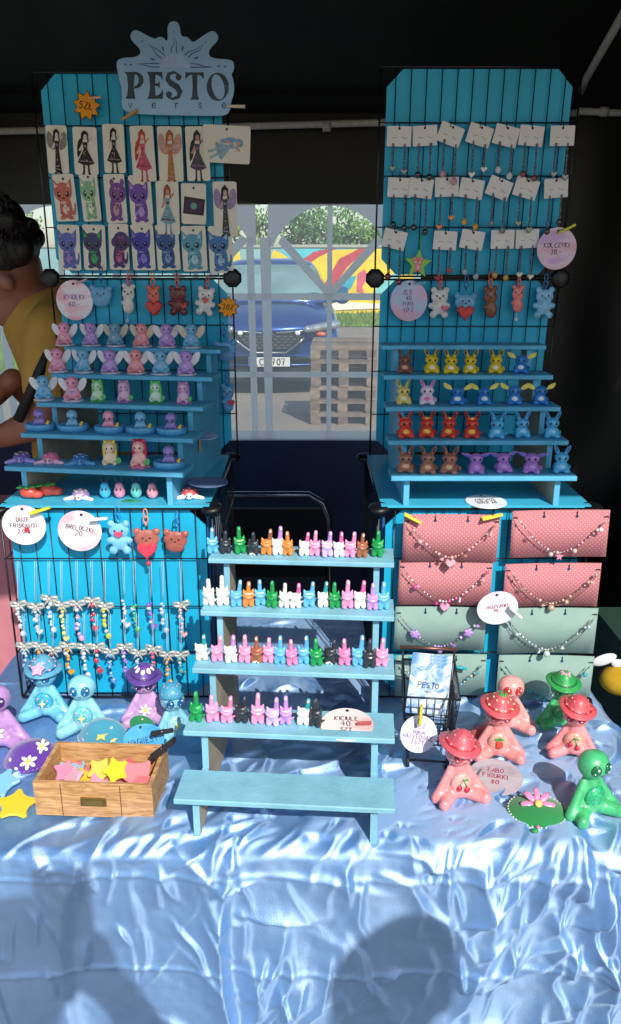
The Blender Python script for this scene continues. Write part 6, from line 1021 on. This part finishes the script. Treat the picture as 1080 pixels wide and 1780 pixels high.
# ================================================================== people
skin = M('#96604c', rough=.5, var=.2, scale=9, bump=.15, bscale=120); skin2 = M('#a46f5a', rough=.5, var=.08, scale=30)
def limb(*pts): return [('c', pts[i][0], pts[i + 1][0], pts[i][1], pts[i + 1][1]) for i in range(len(pts) - 1)]
def hand(w_, d, up, s_=1):
    """palm and five curled fingers growing from wrist w_ along d"""
    w_, d, up = Vector(w_), Vector(d).normalized(), Vector(up).normalized(); sd = d.cross(up).normalized() * s_; L = [('c', w_, w_ + d * .06, .026, .03), ('c', w_ + d * .03 + sd * .012, w_ + d * .07 + sd * .022, .02, .018), ('c', w_ + d * .03 - sd * .012, w_ + d * .07 - sd * .022, .02, .018)]
    for k, ln in enumerate((.062, .07, .066, .052)):
        b0 = w_ + d * .085 + sd * (.031 - .0205 * k); m1 = b0 + d * ln * .55 - up * .012; L += [('c', b0, m1, .0095, .009), ('c', m1, m1 + d * ln * .3 - up * .026, .009, .0078)]
    t0 = w_ + d * .035 + sd * .03; L += [('c', t0, t0 + d * .03 + sd * .026 - up * .008, .012, .0105), ('c', t0 + d * .03 + sd * .026 - up * .008, t0 + d * .06 + sd * .028 - up * .018, .0105, .0085)]
    return L
def head_shapes(c, face, s_=1):
    c, f = Vector(c), Vector(face).normalized(); up = Vector((0, 0, 1)) - f * f.z; up.normalize(); sd = f.cross(up)
    M3 = Matrix((sd, f, up)).transposed(); L = lambda x, y, z: c + M3 @ Vector((x, y, z))
    return [('e', L(0, -.01, .02), (.075, .092, .095), M3), ('e', L(0, .03, -.05), (.055, .058, .06), M3), ('c', L(0, .075, .012), L(0, .1, -.022), .012, .016), ('e', L(0, .078, -.058), (.024, .012, .009), M3), ('e', L(-.076, -.005, -.01), (.01, .017, .027), M3), ('e', L(.076, -.005, -.01), (.01, .017, .027), M3), ('e', L(0, .07, .035), (.05, .018, .01), M3)], L, M3
def person(label, loc, J, face, cloth, hairs, hc, sk, bun=None):
    """J: joints in metres, relative to loc"""
    t = thing('person', label, 'person', loc); hs, L, M3 = head_shapes(J['head'], face)
    V_ = lambda k: Vector(J[k]); body = hs + limb((V_('neck'), .05), (V_('head') - Vector((0, 0, .03)), .055)) + limb((V_('chest'), .13), (V_('waist'), .115), (V_('pelvis'), .125))
    for s_ in 'lr':
        body += limb((V_('sh' + s_), .055), (V_('el' + s_), .042), (V_('wr' + s_), .028)) + limb((V_('chest') + Vector((0, 0, .1)), .06), (V_('sh' + s_), .058)) + hand(V_('wr' + s_), J['hd' + s_], J.get('hu' + s_, (0, 0, 1)), 1 if s_ == 'l' else -1)
        body += limb((V_('hip' + s_), .085), (V_('kn' + s_), .058), (V_('an' + s_), .038))
    b_ = add('body', clay('body', body, .0065, 2), sk, t)
    for s_ in (-1, 1): e_ = MB().ell(L(s_ * .03, .082, .016), (.011, .008, .007), 10, 7, M3=M3); add('eye', e_.mesh('eye'), M('#241a16', rough=.2), b_)
    sh = limb((V_('neck') - Vector((0, 0, .05)), .09), (V_('chest'), .146), (V_('waist'), .132), (V_('pelvis') + Vector((0, 0, .04)), .138))
    for s_ in 'lr': sh += limb((V_('chest') + Vector((0, 0, .1)), .075), (V_('sh' + s_), .07), (V_('sh' + s_).lerp(V_('el' + s_), .6), .06))
    add('shirt', clay('shirt', sh, .009, 3), M(cloth[0], rough=.85, var=.12, scale=14, bump=.4, bscale=40), t)
    tr = limb((V_('pelvis') + Vector((0, 0, .03)), .134), (V_('pelvis') - Vector((0, 0, .05)), .13))
    for s_ in 'lr': tr += limb((V_('hip' + s_), .1), (V_('kn' + s_), .075), (V_('an' + s_), .06))
    add('trousers', clay('trousers', tr, .01, 3), M(cloth[1], rough=.85, var=.12, scale=14, bump=.3, bscale=40), t)
    for s_ in 'lr':
        a_ = V_('an' + s_); fw = Vector((face[0], face[1], 0)).normalized(); add('shoe', clay('shoe', [('c', Vector((a_.x, a_.y, .04)) - fw * .04, Vector((a_.x, a_.y, .032)) + fw * .14, .042, .034)], .008, 2), M('#2a2a2c', rough=.6), t)
    hm = [('e', L(0, -.03, .04), (.087, .092, .076), M3)] + [('e', L(x, y, z), r) for x, y, z, r in hairs]
    add('hair', clay('hair', hm, .006, 5), M(hc, rough=.55, var=.5, scale=60, bump=1.0, bscale=140), t); return t
st_ = dict(pelvis=(0, 0, .93), waist=(0, 0, 1.08), chest=(0, 0, 1.25), neck=(0, 0, 1.42), head=(0, .02, 1.56), hipl=(-.1, 0, .9), hipr=(.1, 0, .9), knl=(-.11, .02, .5), knr=(.11, .02, .5), anl=(-.12, 0, .08), anr=(.12, 0, .08), shl=(-.18, 0, 1.37), shr=(.18, 0, 1.37), ell=(-.22, -.02, 1.1), elr=(.22, -.02, 1.1), wrl=(-.21, .06, .88), wrr=(.21, .06, .88), hdl=(0, .1, -1), hdr=(0, .1, -1), hul=(1, 0, 0), hur=(-1, 0, 0))
# vendor bending down behind the left rack
YP = 1.93; q = lambda px, py, dy=0: P(px - 14, py, YP + dy); base = Vector((q(170, 800).x, YP, 0)); r_ = lambda px, py, dy=0: tuple(q(px, py, dy) - base)
Jv = dict(st_); Jv.update(head=r_(22, 484), neck=r_(84, 528, .02), chest=r_(150, 612, .04), waist=r_(165, 700, .05), pelvis=r_(170, 810, .05), shl=r_(112, 580, -.14), shr=r_(112, 570, .2), ell=r_(92, 730, -.16), elr=r_(85, 700, .2), wrl=r_(20, 758, -.1), wrr=r_(36, 660, .02), hdl=(-1, 0, .05), hdr=(-.8, -.1, -.6), hul=(0, 0, 1), hur=(0, -.2, 1))
pv = r_(170, 810, .05)
for s_, dy in (('l', -.1), ('r', .1)): Jv['hip' + s_] = (pv[0], pv[1] + dy, pv[2] - .04); Jv['kn' + s_] = (pv[0] - .05, pv[1] + dy, .5); Jv['an' + s_] = (pv[0] - .02, pv[1] + dy, .08)
pers = person('vendor in a mustard top bending down at the left, dark hair tied up', base, Jv, (-.72, -.16, -.68), ('#b48a3c', '#b85f74'), [(random.Random(k).uniform(-.07, .07), -.05 - .07 * random.Random(k + 50).random(), random.Random(k + 90).uniform(.0, .1), .026) for k in range(34)] + [(.01, -.1, .085, .045), (-.02, -.09, .09, .04)], '#17100d', skin)
add('bag_strap', MB().tube([Vector(r_(128, 540, -.1)), Vector(r_(108, 585, -.19)), Vector(r_(80, 655, -.21)), Vector(r_(46, 730, -.2))], .012, 6).mesh('bag_strap'), M('#111214', rough=.6), pers)
_, Lh, M3h = head_shapes(Jv['head'], (-.72, -.16, -.68)); b = MB(); rh = random.Random(8)
for k in range(420):
    th, ph_ = rh.uniform(0, 6.28), math.acos(rh.uniform(-.15, 1)); pts = []
    for i in range(6):
        u = i / 5; p_ = Vector((math.sin(ph_) * math.cos(th), math.sin(ph_) * math.sin(th), math.cos(ph_))).lerp(Vector((.0, -.8, .6)), u * .8).normalized(); wv = 1 + .05 * math.sin(i * 2.2 + k)
        pts.append(Lh(p_.x * .091 * wv, -.035 + p_.y * .098 * wv, .04 + p_.z * .083 * wv))
    b.tube(pts, [.0016, .002, .002, .002, .0016, .001], 4)
for k in range(150):
    c_ = Vector((rh.uniform(-.03, .02), -.1 + rh.uniform(-.02, .02), .09 + rh.uniform(-.02, .02))); a0 = rh.uniform(0, 6); b.tube([Lh(c_.x + .045 * math.cos(a0 + i * .5), c_.y + .02 * math.sin(k + i), c_.z + .042 * math.sin(a0 + i * .5)) for i in range(6)], [.001, .0018, .002, .002, .0016, .0008], 4)
add('hair_strands', b.mesh('hair_strands'), M('#1d1410', rough=.4, var=.5, scale=60), pers)
# pink cloth the vendor leans over
b = MB(); 
for i in range(21):
    x = -1.5 + .9 * i / 20
    for y, z in ((1.70, 0), (1.70, .5), (1.70 + .004 * (i % 3), .93), (1.72, .945), (1.86, .946)): b.v.append((x, y + (.012 * math.sin(x * 50) * (1 - z) if y < 1.71 else 0), z))
b.f = [(i * 5 + j, (i + 1) * 5 + j, (i + 1) * 5 + j + 1, i * 5 + j + 1) for i in range(20) for j in range(4)]; b.m = [0] * len(b.f); b.s = [True] * len(b.f)
tag(add('pink_draped_counter', b.mesh('pink_draped_counter'), M('#b8727c', rough=.85, var=.1, scale=15)), 'pink draped counter at the left edge in front of the vendor', 'counter')
# photographer and a bystander, whose shadows fall on the cloth
Jp = dict(st_); Jp.update(head=(0, .02, 1.55), ell=(-.2, .12, 1.22), elr=(.22, .1, 1.2), wrl=(-.085, .16, 1.39), wrr=(.085, .16, 1.39), hdl=(.75, .4, .45), hdr=(-.75, .4, .45), hul=(0, 1, 0), hur=(0, 1, 0))
person('photographer standing in front of the stall with raised phone, seen only by shadow', (0, -.25, 0), Jp, (0, 1, -.25), ('#6a7078', '#3a4254'), [(0, -.06, .08, .06)], '#3a2a20', skin2)
ph = thing('mobile_phone', 'dark mobile phone held up by the photographer', 'phone', (0, -.028, 1.43)); add('phone_body', MB().plate(rrect(.076, .16, .01), -.004, .004, .001).mesh('phone_body'), M('#17181a', rough=.3), ph, (0, 0, .04))
Jb = dict(st_); Jb['head'] = (0, .02, 1.57)
person('bystander right of the photographer, seen only by a rounded shadow', (.55, -.30, 0), Jb, (0, 1, -.1), ('#7a5c50', '#40444c'), [(0, -.06, .07, .07), (0, -.08, 0, .07)], '#2a1c16', skin2)
